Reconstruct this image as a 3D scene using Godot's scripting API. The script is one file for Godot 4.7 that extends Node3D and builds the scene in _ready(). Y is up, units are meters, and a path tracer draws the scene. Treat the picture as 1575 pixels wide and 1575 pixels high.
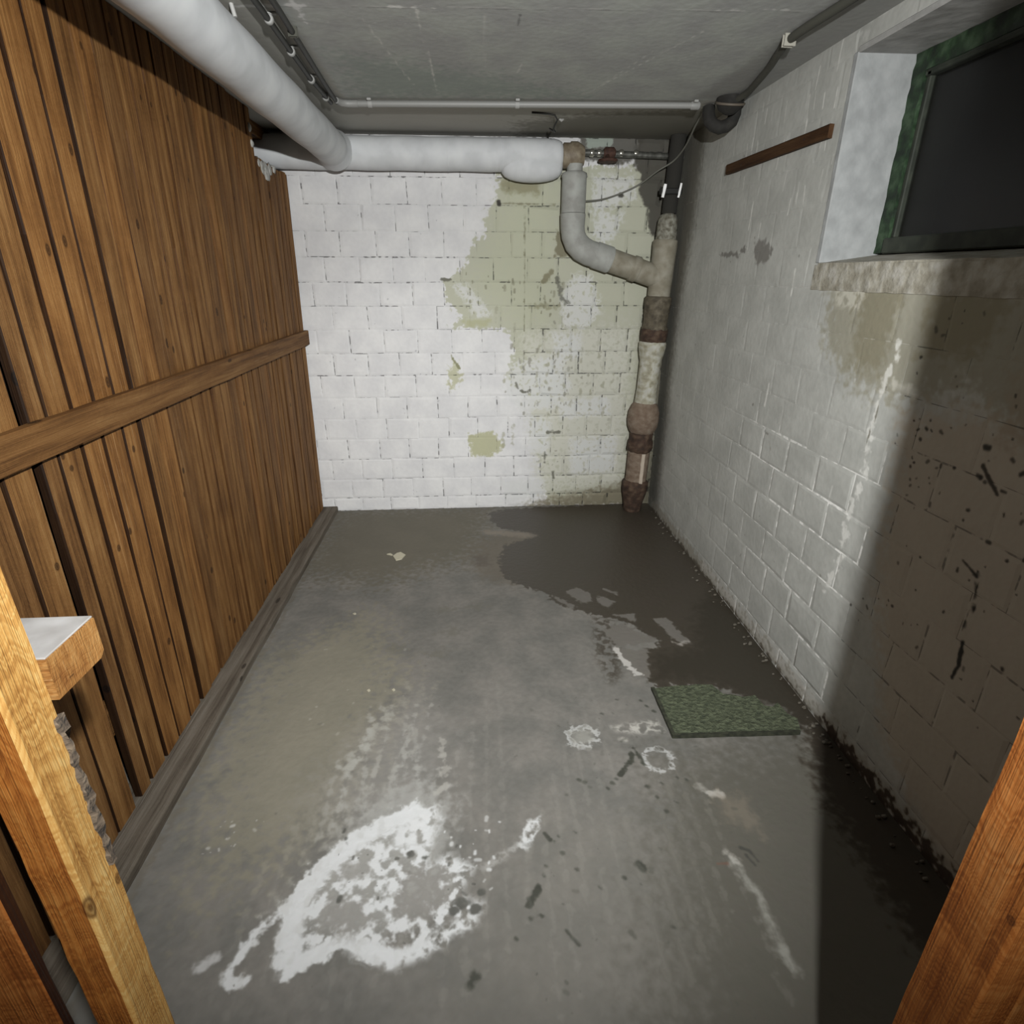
extends Node3D
# A cellar compartment: plank partition on the left, painted brick behind and on the right.
# World: x to the right, y up, d (depth into the room from the doorway) is -z.

const BACK := 3.6
const RIGHT := 1.18
const CEIL := 2.13
const COURSE := 0.132

# ---------------------------------------------------------------- painted surfaces
class Canvas:
	var w: int
	var h: int
	var a0: float
	var b1: float
	var ppm: float
	var R := PackedFloat32Array()
	var G := PackedFloat32Array()
	var B := PackedFloat32Array()
	var Q := PackedFloat32Array()
	var N: PackedByteArray
	var F: PackedByteArray
	var S: PackedByteArray

	func _init(x0: float, x1: float, y0: float, y1: float, p: float, sd: int) -> void:
		a0 = x0
		b1 = y1
		ppm = p
		w = int((x1 - x0) * p)
		h = int((y1 - y0) * p)
		R.resize(w * h)
		G.resize(w * h)
		B.resize(w * h)
		Q.resize(w * h)
		N = noise(1.0 / (0.22 * p), 5, sd)
		F = noise(1.0 / (0.035 * p), 3, sd + 1)
		S = noise(1.0 / (0.05 * p), 4, sd + 2)

	func noise(freq: float, oct: int, sd: int) -> PackedByteArray:
		var n := FastNoiseLite.new()
		n.seed = sd
		n.noise_type = FastNoiseLite.TYPE_SIMPLEX_SMOOTH
		n.frequency = freq
		n.fractal_type = FastNoiseLite.FRACTAL_FBM
		n.fractal_octaves = oct
		var im := n.get_image(w, h)
		im.convert(Image.FORMAT_L8)
		return im.get_data()

	func base(c1: Color, c2: Color, fine: float, q: float) -> void:
		for i in w * h:
			var t := clampf((N[i] - 64) / 128.0, 0.0, 1.0)
			var k := 1.0 + (F[i] - 128) / 128.0 * fine
			R[i] = (c1.r + (c2.r - c1.r) * t) * k
			G[i] = (c1.g + (c2.g - c1.g) * t) * k
			B[i] = (c1.b + (c2.b - c1.b) * t) * k
			Q[i] = q

	# signed distances on a coarse grid, then a noisy soft edge on every pixel
	func _lay(sdf: Callable, lo: Vector2, hi: Vector2, c: Color, alpha: float, feather: float, rough: float, q: float, holes: float) -> void:
		var m := feather + rough + 0.01
		var x0 := clampi(int((lo.x - m - a0) * ppm), 0, w - 1)
		var x1 := clampi(int((hi.x + m - a0) * ppm) + 1, 0, w)
		var y0 := clampi(int((b1 - hi.y - m) * ppm), 0, h - 1)
		var y1 := clampi(int((b1 - lo.y + m) * ppm) + 1, 0, h)
		if x1 <= x0 or y1 <= y0:
			return
		var st := 1 if maxi(x1 - x0, y1 - y0) < 60 else 4
		var gw := (x1 - x0) / st + 2
		var gh := (y1 - y0) / st + 2
		var g := PackedFloat32Array()
		g.resize(gw * gh)
		for j in gh:
			for i in gw:
				g[j * gw + i] = sdf.call(Vector2(a0 + (x0 + i * st) / ppm, b1 - (y0 + j * st) / ppm))
		var inv := 1.0 / st
		for y in range(y0, y1):
			var fy := (y - y0) * inv
			var jy := int(fy)
			fy -= jy
			for x in range(x0, x1):
				var fx := (x - x0) * inv
				var jx := int(fx)
				fx -= jx
				var k := jy * gw + jx
				var d := lerpf(lerpf(g[k], g[k + 1], fx), lerpf(g[k + gw], g[k + gw + 1], fx), fy)
				if d > m:
					continue
				var i := y * w + x
				d += (S[i] * 0.7 + F[i] * 0.5 - 153.0) / 128.0 * rough
				var a := alpha * (1.0 - smoothstep(-feather, feather, d))
				if holes > 0.0:
					a *= smoothstep(holes - 0.13, holes + 0.12, (S[i] * 0.65 + F[i] * 0.35) / 255.0)
				if a > 0.003:
					R[i] += (c.r - R[i]) * a
					G[i] += (c.g - G[i]) * a
					B[i] += (c.b - B[i]) * a
					if q >= 0.0:
						Q[i] += (q - Q[i]) * a

	func blot(pts: Array, c: Color, alpha := 1.0, feather := 0.006, rough := 0.03, q := -1.0, holes := 0.0) -> void:
		var p := PackedVector2Array(pts)
		var lo := p[0]
		var hi := p[0]
		for v in p:
			lo = lo.min(v)
			hi = hi.max(v)
		var f := func(at: Vector2) -> float:
			var best := 1e9
			var inside := false
			var j := p.size() - 1
			for i in p.size():
				var u := p[j]
				var v := p[i]
				var e := v - u
				var t := clampf((at - u).dot(e) / maxf(e.length_squared(), 1e-9), 0.0, 1.0)
				best = minf(best, (u + e * t).distance_squared_to(at))
				if (v.y > at.y) != (u.y > at.y) and at.x < (u.x - v.x) * (at.y - v.y) / (u.y - v.y) + v.x:
					inside = not inside
				j = i
			return -sqrt(best) if inside else sqrt(best)
		_lay(f, lo, hi, c, alpha, feather, rough, q, holes)

	func stroke(pts: Array, width: float, c: Color, alpha := 1.0, feather := 0.003, rough := 0.006, q := -1.0, holes := 0.0) -> void:
		var p := PackedVector2Array(pts)
		var lo := p[0]
		var hi := p[0]
		for v in p:
			lo = lo.min(v)
			hi = hi.max(v)
		var f := func(at: Vector2) -> float:
			var best := 1e9
			for i in p.size() - 1:
				var e := p[i + 1] - p[i]
				var t := clampf((at - p[i]).dot(e) / maxf(e.length_squared(), 1e-9), 0.0, 1.0)
				best = minf(best, (p[i] + e * t).distance_squared_to(at))
			return sqrt(best) - width * 0.5
		_lay(f, lo - Vector2.ONE * width, hi + Vector2.ONE * width, c, alpha, feather, rough, q, holes)

	func ring(at: Vector2, r: Vector2, width: float, c: Color, alpha: float, rough := 0.012, holes := 0.0) -> void:
		var pts := []
		for k in 17:
			pts.append(at + Vector2(cos(k * TAU / 16), sin(k * TAU / 16)) * r)
		stroke(pts, width, c, alpha, 0.004, rough, -1.0, holes)

	func specks(n: int, lo: Vector2, hi: Vector2, r0: float, r1: float, c: Color, alpha: float, sd: int, long := 1.0) -> void:
		var g := RandomNumberGenerator.new()
		g.seed = sd
		for k in n:
			var at := Vector2(g.randf_range(lo.x, hi.x), g.randf_range(lo.y, hi.y))
			var r := lerpf(r0, r1, pow(g.randf(), 2.0))
			var an := g.randf() * TAU
			var e := Vector2(cos(an), sin(an)) * r * g.randf() * 2.0
			if long > 1.0:
				e = Vector2(g.randfn() * 0.1, 1.0) * r * long * g.randf_range(0.4, 1.0)
			stroke([at, at + e], r * 1.4, c, alpha * g.randf_range(0.5, 1.0), r * 0.5, r * 0.6)

	func picture() -> ImageTexture:
		var d := PackedByteArray()
		d.resize(w * h * 3)
		for i in w * h:
			d[i * 3] = clampi(int(R[i] * 255.0), 0, 255)
			d[i * 3 + 1] = clampi(int(G[i] * 255.0), 0, 255)
			d[i * 3 + 2] = clampi(int(B[i] * 255.0), 0, 255)
		return ImageTexture.create_from_image(Image.create_from_data(w, h, false, Image.FORMAT_RGB8, d))

	func gloss() -> ImageTexture:
		var d := PackedByteArray()
		d.resize(w * h)
		for i in w * h:
			d[i] = clampi(int(Q[i] * 255.0), 0, 255)
		return ImageTexture.create_from_image(Image.create_from_data(w, h, false, Image.FORMAT_L8, d))

	func relief() -> ImageTexture:
		var d := PackedByteArray()
		d.resize(w * h)
		for i in w * h:
			d[i] = (N[i] + F[i]) >> 1
		return ImageTexture.create_from_image(Image.create_from_data(w, h, false, Image.FORMAT_L8, d))

	func uv(a: float, b: float) -> Vector2:
		return Vector2((a - a0) * ppm / w, (b1 - b) * ppm / h)


# ---------------------------------------------------------------- mesh building
class Shape:
	var v := PackedVector3Array()
	var n := PackedVector3Array()
	var t := PackedVector2Array()
	var k := PackedInt32Array()
	var col := PackedColorArray()
	var ink := Color.WHITE

	func quad(p: Array, u: Array, away: Vector3, smooth = null) -> void:
		# p: three or four corners in order round the face; it faces away from «away»
		var nn: Vector3 = (p[1] - p[0]).cross(p[2] - p[0])
		if nn.length_squared() < 1e-16 and p.size() > 3:
			nn = (p[2] - p[0]).cross(p[3] - p[0])
		var mid: Vector3 = (p[0] + p[1] + p[2]) / 3.0
		var flip := nn.dot(mid - away) < 0.0
		nn = (-nn if flip else nn).normalized()
		var at := v.size()
		for i in p.size():
			v.append(p[i])
			n.append(smooth[i] if smooth else nn)
			t.append(u[i])
			col.append(ink)
		var order := [0, 2, 1, 0, 3, 2] if p.size() == 4 else [0, 2, 1]
		if flip:
			order = [0, 1, 2, 0, 2, 3] if p.size() == 4 else [0, 1, 2]
		for i in order:
			k.append(at + i)

	# bevelled box; wood: u runs across and v along the longest side (metres), from uv0
	func box(lo: Vector3, hi: Vector3, bevel := 0.002, xf := Transform3D(), uv0 := Vector2.ZERO, uvs := Vector2(2.0, 0.4)) -> Shape:
		var c := (lo + hi) * 0.5
		var hs := (hi - lo) * 0.5
		var b := minf(bevel, minf(hs.x, minf(hs.y, hs.z)) * 0.6)
		var ax := 0
		if hs.y >= hs.x and hs.y >= hs.z:
			ax = 1
		elif hs.z >= hs.x:
			ax = 2
		var vert := func(s: Vector3, face: int) -> Vector3:
			var r := Vector3(hs.x - b, hs.y - b, hs.z - b)
			r[face] = hs[face]
			return c + s * r
		var uvf := func(p: Vector3) -> Vector2:
			var a := p - lo
			return uv0 + Vector2((a[(ax + 1) % 3] + a[(ax + 2) % 3]) * uvs.x, a[ax] * uvs.y)
		var put := func(ps: Array) -> void:
			var us := []
			var out := []
			for p in ps:
				us.append(uvf.call(p))
				out.append(xf * p)
			quad(out, us, xf * c)
		for f in 3:
			var g := (f + 1) % 3
			var e := (f + 2) % 3
			for s in [-1.0, 1.0]:
				var ps := []
				for q in [[-1.0, -1.0], [1.0, -1.0], [1.0, 1.0], [-1.0, 1.0]]:
					var sg := Vector3.ZERO
					sg[f] = s
					sg[g] = q[0]
					sg[e] = q[1]
					ps.append(vert.call(sg, f))
				put.call(ps)
				for s2 in [-1.0, 1.0]:
					var lo3 := Vector3.ZERO
					lo3[f] = s
					lo3[g] = s2
					lo3[e] = -1.0
					var hi3 := lo3
					hi3[e] = 1.0
					put.call([vert.call(lo3, f), vert.call(hi3, f), vert.call(hi3, g), vert.call(lo3, g)])
		for x in [-1.0, 1.0]:
			for y in [-1.0, 1.0]:
				for z in [-1.0, 1.0]:
					var s3 := Vector3(x, y, z)
					put.call([vert.call(s3, 0), vert.call(s3, 1), vert.call(s3, 2)])
		return self

	# round section swept along points with a radius at each
	func tube(path: Array, radii: Array, sides := 20, caps := true, wob := 0.0, sd := 1) -> Shape:
		var g := RandomNumberGenerator.new()
		g.seed = sd
		var m := path.size()
		var tan0: Vector3 = (path[1] - path[0]).normalized()
		var side := tan0.cross(Vector3.UP if absf(tan0.y) < 0.9 else Vector3.RIGHT).normalized()
		var rings := []
		var norms := []
		var run := 0.0
		var runs := []
		for i in m:
			var tg: Vector3 = (path[mini(i + 1, m - 1)] - path[maxi(i - 1, 0)])
			if tg.length_squared() < 1e-12:
				tg = tan0
			tg = tg.normalized()
			side = (side - tg * side.dot(tg)).normalized()
			var up := tg.cross(side)
			if i > 0:
				run += path[i].distance_to(path[i - 1])
			runs.append(run)
			var i0 := maxi(i - 1, 0)
			var i1 := mini(i + 1, m - 1)
			var ds: float = maxf(path[i1].distance_to(path[i0]), 1e-5)
			var slope: float = clampf((radii[i1] - radii[i0]) / ds, -4.0, 4.0)
			var row := []
			var nrow := []
			for j in sides + 1:
				var a := TAU * j / sides
				var dir := side * cos(a) + up * sin(a)
				var rr: float = radii[i]
				if wob > 0.0 and j < sides:
					rr *= 1.0 + g.randf_range(-wob, wob)
				row.append(path[i] + dir * rr)
				nrow.append((dir - tg * slope).normalized())
			row[sides] = row[0]
			rings.append(row)
			norms.append(nrow)
		for i in m - 1:
			for j in sides:
				var us := [Vector2(float(j) / sides, runs[i]), Vector2(float(j + 1) / sides, runs[i]), Vector2(float(j + 1) / sides, runs[i + 1]), Vector2(float(j) / sides, runs[i + 1])]
				quad([rings[i][j], rings[i][j + 1], rings[i + 1][j + 1], rings[i + 1][j]], us, (path[i] + path[i + 1]) * 0.5, [norms[i][j], norms[i][j + 1], norms[i + 1][j + 1], norms[i + 1][j]])
		if caps:
			for e in [0, m - 1]:
				var inner: Vector3 = path[1] if e == 0 else path[m - 2]
				if path[e].distance_to(inner) < 1e-5:
					inner = path[e] - (tan0 if e > 0 else -tan0)
				if radii[e] > 1e-4:
					for j in sides:
						quad([path[e], rings[e][j], rings[e][j + 1]], [Vector2(0.5, 0), Vector2(0, 0.1), Vector2(0.1, 0.1)], inner)
		return self

	# a sawn timber: section polygon (around the centre line) from p0 to p1 with uneven edges
	func timber(sec: Array, p0: Vector3, p1: Vector3, right: Vector3, steps: int, jit: float, uv0: Vector2, sd: int, uvs := Vector2(2.0, 0.4), wane := 0.0, inks := {}) -> Shape:
		var g := RandomNumberGenerator.new()
		g.seed = sd
		var ax := (p1 - p0).normalized()
		var rt := (right - ax * right.dot(ax)).normalized()
		var up := ax.cross(rt)
		var span := p0.distance_to(p1)
		var rows := []
		var m := sec.size()
		var ph := g.randf() * 6.0
		for i in steps + 1:
			var row := []
			for j in m:
				var q: Vector2 = sec[j] + Vector2(g.randf_range(-jit, jit), g.randf_range(-jit, jit))
				if wane > 0.0 and j == 0:
					q = q * (1.0 - wane * (0.5 + 0.5 * sin(ph + i * 0.55) * sin(i * 0.23 + 1.0)))
				row.append(p0 + ax * (span * i / steps) + rt * q.x + up * q.y)
			rows.append(row)
		var us := [0.0]
		for j in m:
			us.append(us[j] + sec[j].distance_to(sec[(j + 1) % m]))
		for i in steps:
			var mid := p0 + ax * (span * (i + 0.5) / steps)
			for j in m:
				var j2 := (j + 1) % m
				var y0 := span * i / steps
				var y1 := span * (i + 1) / steps
				ink = inks.get(j, Color.WHITE)
				quad([rows[i][j], rows[i][j2], rows[i + 1][j2], rows[i + 1][j]], [uv0 + Vector2(us[j], y0) * uvs, uv0 + Vector2(us[j + 1], y0) * uvs, uv0 + Vector2(us[j + 1], y1) * uvs, uv0 + Vector2(us[j], y1) * uvs], mid)
		ink = Color.WHITE
		for e in [0, steps]:
			var c: Vector3 = p0 + ax * (span * e / steps)
			for j in m:
				quad([c, rows[e][j], rows[e][(j + 1) % m]], [uv0, uv0 + sec[j] * uvs.x, uv0 + sec[(j + 1) % m] * uvs.x], p0.lerp(p1, 0.5))
		return self

	# flat outline given a thickness along y
	func slab(pts: Array, y0: float, y1: float, uvs := 1.0) -> Shape:
		var p := PackedVector2Array(pts)
		var tri := Geometry2D.triangulate_polygon(p)
		var c := Vector2.ZERO
		for q in p:
			c += q / p.size()
		for i in range(0, tri.size(), 3):
			for y in [y0, y1]:
				var q := []
				var u := []
				for e in 3:
					var z := p[tri[i + e]]
					q.append(Vector3(z.x, y, -z.y))
					u.append(z * uvs)
				quad(q, u, Vector3(q[0].x, (y0 + y1) * 0.5, q[0].z))
		for i in p.size():
			var a := p[i]
			var b := p[(i + 1) % p.size()]
			var side := (b - a).orthogonal().normalized() * 0.001
			if Geometry2D.is_point_in_polygon((a + b) * 0.5 + side, p):
				side = -side
			var inside := (a + b) * 0.5 - side
			quad([Vector3(a.x, y0, -a.y), Vector3(b.x, y0, -b.y), Vector3(b.x, y1, -b.y), Vector3(a.x, y1, -a.y)], [a, b, b, a], Vector3(inside.x, (y0 + y1) * 0.5, -inside.y))
		return self

	func mesh() -> ArrayMesh:
		var arr := []
		arr.resize(Mesh.ARRAY_MAX)
		arr[Mesh.ARRAY_VERTEX] = v
		arr[Mesh.ARRAY_NORMAL] = n
		arr[Mesh.ARRAY_TEX_UV] = t
		arr[Mesh.ARRAY_COLOR] = col
		arr[Mesh.ARRAY_INDEX] = k
		var m := ArrayMesh.new()
		m.add_surface_from_arrays(Mesh.PRIMITIVE_TRIANGLES, arr)
		return m


func put(called: String, s: Shape, m: Material, parent: Node = self) -> MeshInstance3D:
	var o := MeshInstance3D.new()
	o.name = numbered(called, parent)
	o.mesh = s.mesh()
	o.material_override = m
	parent.add_child(o, true)
	return o

func numbered(called: String, parent: Node) -> String:
	if not parent.has_node(NodePath(called)):
		return called
	var i := 1
	while parent.has_node(NodePath("%s_%03d" % [called, i])):
		i += 1
	return "%s_%03d" % [called, i]

func tag(o: Node, label: String, category := "", kind := "", group := "") -> Node:
	o.set_meta("label", label)
	if category:
		o.set_meta("category", category)
	if kind:
		o.set_meta("kind", kind)
	if group:
		o.set_meta("group", group)
	return o

func thing(called: String, label: String, category: String, kind := "", group := "") -> Node3D:
	var o := Node3D.new()
	o.name = numbered(called, self)
	add_child(o, true)
	tag(o, label, category, kind, group)
	return o

func V(x: float, y: float, d: float) -> Vector3:
	return Vector3(x, y, -d)

func mat(c: Color, rough := 0.8, metal := 0.0) -> StandardMaterial3D:
	var m := StandardMaterial3D.new()
	m.albedo_color = c
	m.roughness = rough
	m.metallic = metal
	return m

# mottled colour in the solid: noise between the given colours
func mottled(cs: Array, scale: float, rough: float, sd: int, bump := 0.0, metal := 0.0) -> StandardMaterial3D:
	var n := FastNoiseLite.new()
	n.seed = sd
	n.frequency = 0.02
	n.fractal_octaves = 5
	var g := Gradient.new()
	g.colors = PackedColorArray(cs)
	var offs := PackedFloat32Array()
	for i in cs.size():
		offs.append(0.2 + 0.6 * i / (cs.size() - 1))
	g.offsets = offs
	var im := n.get_seamless_image(256, 256)
	var out := Image.create(256, 256, false, Image.FORMAT_RGB8)
	for y in 256:
		for x in 256:
			out.set_pixel(x, y, g.sample(im.get_pixel(x, y).r))
	var m := mat(Color(0.94, 0.94, 0.94), rough, metal)
	m.albedo_texture = ImageTexture.create_from_image(out)
	m.uv1_triplanar = true
	m.uv1_world_triplanar = true
	m.uv1_scale = Vector3.ONE * scale
	if bump > 0.0:
		m.heightmap_enabled = true
		m.heightmap_texture = ImageTexture.create_from_image(im)
		m.heightmap_scale = bump
	return m

func canvas_mat(c: Canvas, bump: float, gloss := true) -> StandardMaterial3D:
	var m := mat(Color(0.94, 0.94, 0.94), 1.0)
	m.albedo_texture = c.picture()
	m.texture_repeat = false
	if gloss:
		m.roughness_texture = c.gloss()
	else:
		m.roughness = 0.85
	if bump > 0.0:
		m.heightmap_enabled = true
		m.heightmap_texture = c.relief()
		m.heightmap_scale = bump
	return m

# sawn wood: u across the grain, v along it
func wood_texture(dark: Color, mid: Color, pale: Color, sd: int, saw: float) -> Array:
	var w := 1024
	var h := 1024
	var n := FastNoiseLite.new()
	n.seed = sd
	n.fractal_octaves = 4
	n.frequency = 0.035
	var grain := n.get_image(w, 40)
	grain.resize(w, h, Image.INTERPOLATE_CUBIC)
	n.seed = sd + 5
	n.frequency = 0.16
	var fine := n.get_image(w, 150)
	fine.resize(w, h, Image.INTERPOLATE_CUBIC)
	n.seed = sd + 9
	n.frequency = 0.012
	var blotch := n.get_image(w, h / 2)
	blotch.resize(w, h, Image.INTERPOLATE_CUBIC)
	n.seed = sd + 11
	n.frequency = 0.05
	var scr := n.get_image(w, 24)
	scr.resize(w, h, Image.INTERPOLATE_CUBIC)
	for im in [grain, fine, blotch, scr]:
		im.convert(Image.FORMAT_L8)
	var a: PackedByteArray = grain.get_data()
	var b: PackedByteArray = fine.get_data()
	var c: PackedByteArray = blotch.get_data()
	var e: PackedByteArray = scr.get_data()
	var d := PackedByteArray()
	d.resize(w * h * 3)
	var hm := PackedByteArray()
	hm.resize(w * h)
	var g := RandomNumberGenerator.new()
	g.seed = sd
	var rowsaw := PackedFloat32Array()
	for y in h:
		rowsaw.append(g.randf_range(-1, 1) * saw)
	for y in h:
		for x in w:
			var i := y * w + x
			var s := (a[i] * 0.32 + b[i] * 0.32 + c[i] * 0.62) / 255.0 - 0.13 + rowsaw[(y + (c[i] >> 4)) % h] * (b[i] / 255.0)
			var col: Color
			if s < 0.5:
				col = dark.lerp(mid, clampf(s * 2.0, 0.0, 1.0))
			else:
				col = mid.lerp(pale, clampf(s * 2.0 - 1.0, 0.0, 1.0))
			if e[i] > 214 and b[i] > 120:
				col = col.lerp(pale.lightened(0.25), 0.4)
			d[i * 3] = int(clampf(col.r, 0, 1) * 255)
			d[i * 3 + 1] = int(clampf(col.g, 0, 1) * 255)
			d[i * 3 + 2] = int(clampf(col.b, 0, 1) * 255)
			hm[i] = (a[i] + b[i]) >> 1
	# knots
	var im := Image.create_from_data(w, h, false, Image.FORMAT_RGB8, d)
	for k in 16:
		var cx := g.randi_range(20, w - 20)
		var cy := g.randi_range(20, h - 20)
		var rx := g.randf_range(9, 18)
		var ry := rx * g.randf_range(0.22, 0.4)
		for y in range(-int(ry * 1.5), int(ry * 1.5) + 1):
			for x in range(-int(rx * 1.5), int(rx * 1.5) + 1):
				var r := sqrt(x * x / (rx * rx) + y * y / (ry * ry))
				if r < 1.4 and cx + x >= 0 and cx + x < w and cy + y >= 0 and cy + y < h:
					var f := (1.0 - smoothstep(0.7, 1.4, r)) * (0.75 + 0.25 * sin(r * 9.0))
					im.set_pixel(cx + x, cy + y, im.get_pixel(cx + x, cy + y).lerp(dark.darkened(0.35), f * 0.85))
	return [ImageTexture.create_from_image(im), ImageTexture.create_from_image(Image.create_from_data(w, h, false, Image.FORMAT_L8, hm))]

func wood(tex: Array, tint: Color, rough: float, bump: float) -> StandardMaterial3D:
	var m := mat(tint, rough)
	m.albedo_texture = tex[0]
	m.vertex_color_use_as_albedo = true
	m.metallic_specular = 0.3
	m.heightmap_enabled = true
	m.heightmap_texture = tex[1]
	m.heightmap_scale = bump
	return m

# ---------------------------------------------------------------- masonry
# one brick face standing proud of its bed; at(a, b, n) places wall coordinates in the room
func brick_shape(a0: float, a1: float, b0: float, b1: float, n: float, bed: float, at: Callable, c: Canvas, g: RandomNumberGenerator) -> Shape:
	var s := Shape.new()
	var bev := minf(g.randf_range(0.005, 0.011) + n * 0.8, minf(a1 - a0, b1 - b0) * 0.25)
	var drop := minf((n - bed) * 0.9, g.randf_range(0.001, 0.003) + n * 0.4)
	var o := []
	var inn := []
	var back := []
	for q in [[a0, b0, 1, 1], [a1, b0, -1, 1], [a1, b1, -1, -1], [a0, b1, 1, -1]]:
		var ja := g.randf_range(-0.003, 0.003)
		var jb := g.randf_range(-0.003, 0.003)
		o.append(Vector3(q[0] + ja, q[1] + jb, n - drop))
		inn.append(Vector3(q[0] + ja + q[2] * bev * g.randf_range(0.7, 1.6), q[1] + jb + q[3] * bev * g.randf_range(0.7, 1.6), n + g.randf_range(-0.12, 0.12) * n))
		back.append(Vector3(q[0] + ja, q[1] + jb, bed - 0.012))
	var mid: Vector3 = at.call((a0 + a1) * 0.5, (b0 + b1) * 0.5, bed - 0.05)
	var face := func(ps: Array) -> void:
		var w := []
		var u := []
		for p in ps:
			w.append(at.call(p.x, p.y, p.z))
			u.append(c.uv(p.x, p.y))
		s.quad(w, u, mid)
	face.call(inn)
	for i in 4:
		var j := (i + 1) % 4
		face.call([inn[i], inn[j], o[j], o[i]])
		face.call([o[i], o[j], back[j], back[i]])
	return s

# a flat sheet of wall in wall coordinates, subdivided, with thickness behind
func sheet(a0: float, a1: float, b0: float, b1: float, n: float, thick: float, at: Callable, c: Canvas) -> Shape:
	var s := Shape.new()
	var mid: Vector3 = at.call((a0 + a1) * 0.5, (b0 + b1) * 0.5, n - thick * 0.5)
	var e := [[a0, b0], [a1, b0], [a1, b1], [a0, b1]]
	for z in [n, n - thick]:
		var p := []
		var u := []
		for q in e:
			p.append(at.call(q[0], q[1], z))
			u.append(c.uv(q[0], q[1]))
		s.quad(p, u, mid)
	for i in 4:
		var q = e[i]
		var r = e[(i + 1) % 4]
		s.quad([at.call(q[0], q[1], n), at.call(r[0], r[1], n), at.call(r[0], r[1], n - thick), at.call(q[0], q[1], n - thick)], [c.uv(q[0], q[1]), c.uv(r[0], r[1]), c.uv(r[0], r[1]), c.uv(q[0], q[1])], mid)
	return s


func _ready() -> void:
	# ------------------------------------------------------------ camera, air, light
	var cam := Camera3D.new()
	cam.name = "camera"
	cam.fov = 83.32
	cam.near = 0.02
	cam.far = 50.0
	cam.transform = Transform3D(Basis(Vector3(0.99767, 0.00108, 0.06825), Vector3(0.02505, 0.92431, -0.38083), Vector3(-0.06349, 0.38165, 0.92212)).orthonormalized(), Vector3(0, 1.45, 0))
	add_child(cam)
	cam.current = true
	var we := WorldEnvironment.new()
	we.name = "surroundings"
	var env := Environment.new()
	env.background_mode = Environment.BG_COLOR
	env.background_color = Color(0.004, 0.004, 0.005)
	env.tonemap_mode = Environment.TONE_MAPPER_LINEAR
	env.tonemap_exposure = 1.0
	env.sdfgi_enabled = true
	env.ssao_enabled = true
	env.ssil_enabled = true
	we.environment = env
	add_child(we)
	work_light(V(0.2, 1.75, -0.17), V(-0.40, 0.50, 3.6), 4.4, V(0.0, 0.66, 3.6), 60.0, 9.3)

	var rng := RandomNumberGenerator.new()
	rng.seed = 41

	# ------------------------------------------------------------ woods
	var tex_a := wood_texture(Color(0.30, 0.19, 0.09), Color(0.50, 0.345, 0.185), Color(0.64, 0.48, 0.29), 3, 0.10)
	var tex_b := wood_texture(Color(0.56, 0.37, 0.17), Color(0.78, 0.59, 0.33), Color(0.88, 0.74, 0.49), 23, 0.40)
	var tex_c := wood_texture(Color(0.27, 0.24, 0.21), Color(0.40, 0.37, 0.33), Color(0.50, 0.475, 0.44), 43, 0.08)
	var planks := []
	for c in [Color(0.98, 1.0, 1.0), Color(0.95, 0.97, 1.0), Color(1.0, 1.0, 1.0), Color(0.88, 0.90, 0.95)]:
		planks.append(wood(tex_a, c, 0.7, 0.15))
	var raw := wood(tex_b, Color(0.76, 0.76, 0.74), 0.75, 0.12)
	var raw_dull := wood(tex_b, Color(0.67, 0.54, 0.46), 0.7, 0.15)
	var grey_wood := wood(tex_c, Color(1, 1, 1), 0.85, 0.12)
	var dusty := mottled([Color(0.47, 0.46, 0.45), Color(0.56, 0.555, 0.55)], 3.0, 0.9, 5)

	build_floor()
	build_ceiling()
	build_back_wall()
	build_right_wall(rng)
	build_plank_wall(planks, grey_wood, rng)
	build_front(raw, raw_dull, planks, dusty)
	build_corridor()
	build_pipes()
	build_stack()
	build_wires()
	build_small(planks, rng)


# ---------------------------------------------------------------- light
func work_light(at: Vector3, aim: Vector3, spot: float, flood_aim: Vector3, half: float, flood: float) -> void:
	var t := thing("work_light", "portable work light on a tripod behind the photographer", "lamp")
	var black := mat(Color(0.06, 0.06, 0.06), 0.5)
	var dir := (aim - at).normalized()
	var foot := Vector3(at.x, 0, at.z + 0.06)
	put("pole", Shape.new().tube([foot + Vector3(0, 0.3, 0), Vector3(at.x, at.y - 0.03, at.z + 0.06)], [0.011, 0.011], 12), black, t)
	for k in 3:
		var a := TAU * k / 3.0 + PI / 2
		put("leg", Shape.new().tube([foot + Vector3(0, 0.55, 0), foot + Vector3(cos(a) * 0.3, 0.008, sin(a) * 0.3)], [0.008, 0.008], 10), black, t)
	put("head", Shape.new().tube([at - dir * 0.10, at - dir * 0.095, at - dir * 0.03, at - dir * 0.02], [0.02, 0.026, 0.034, 0.034], 24), black, t)
	var glow := mat(Color.WHITE, 0.4)
	glow.emission_enabled = true
	glow.emission = Color(1.0, 0.97, 0.92)
	glow.emission_energy_multiplier = 4.0
	put("lens", Shape.new().tube([at - dir * 0.019, at - dir * 0.012], [0.030, 0.030], 24), glow, t)
	# the reflector throws a bright centre inside a wide flood
	for b in [["hot_beam", aim, 18.0, spot], ["flood_beam", flood_aim, half, flood]]:
		var l := SpotLight3D.new()
		l.name = b[0]
		l.light_color = Color(0.985, 0.987, 0.98)
		l.light_energy = b[3]
		l.spot_angle = b[2]
		l.spot_angle_attenuation = 1.0
		l.spot_range = 12.0
		l.spot_attenuation = 2.0
		l.light_size = 0.016
		l.shadow_enabled = true
		t.add_child(l)
		l.look_at_from_position(at, b[1], Vector3.UP)


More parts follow.
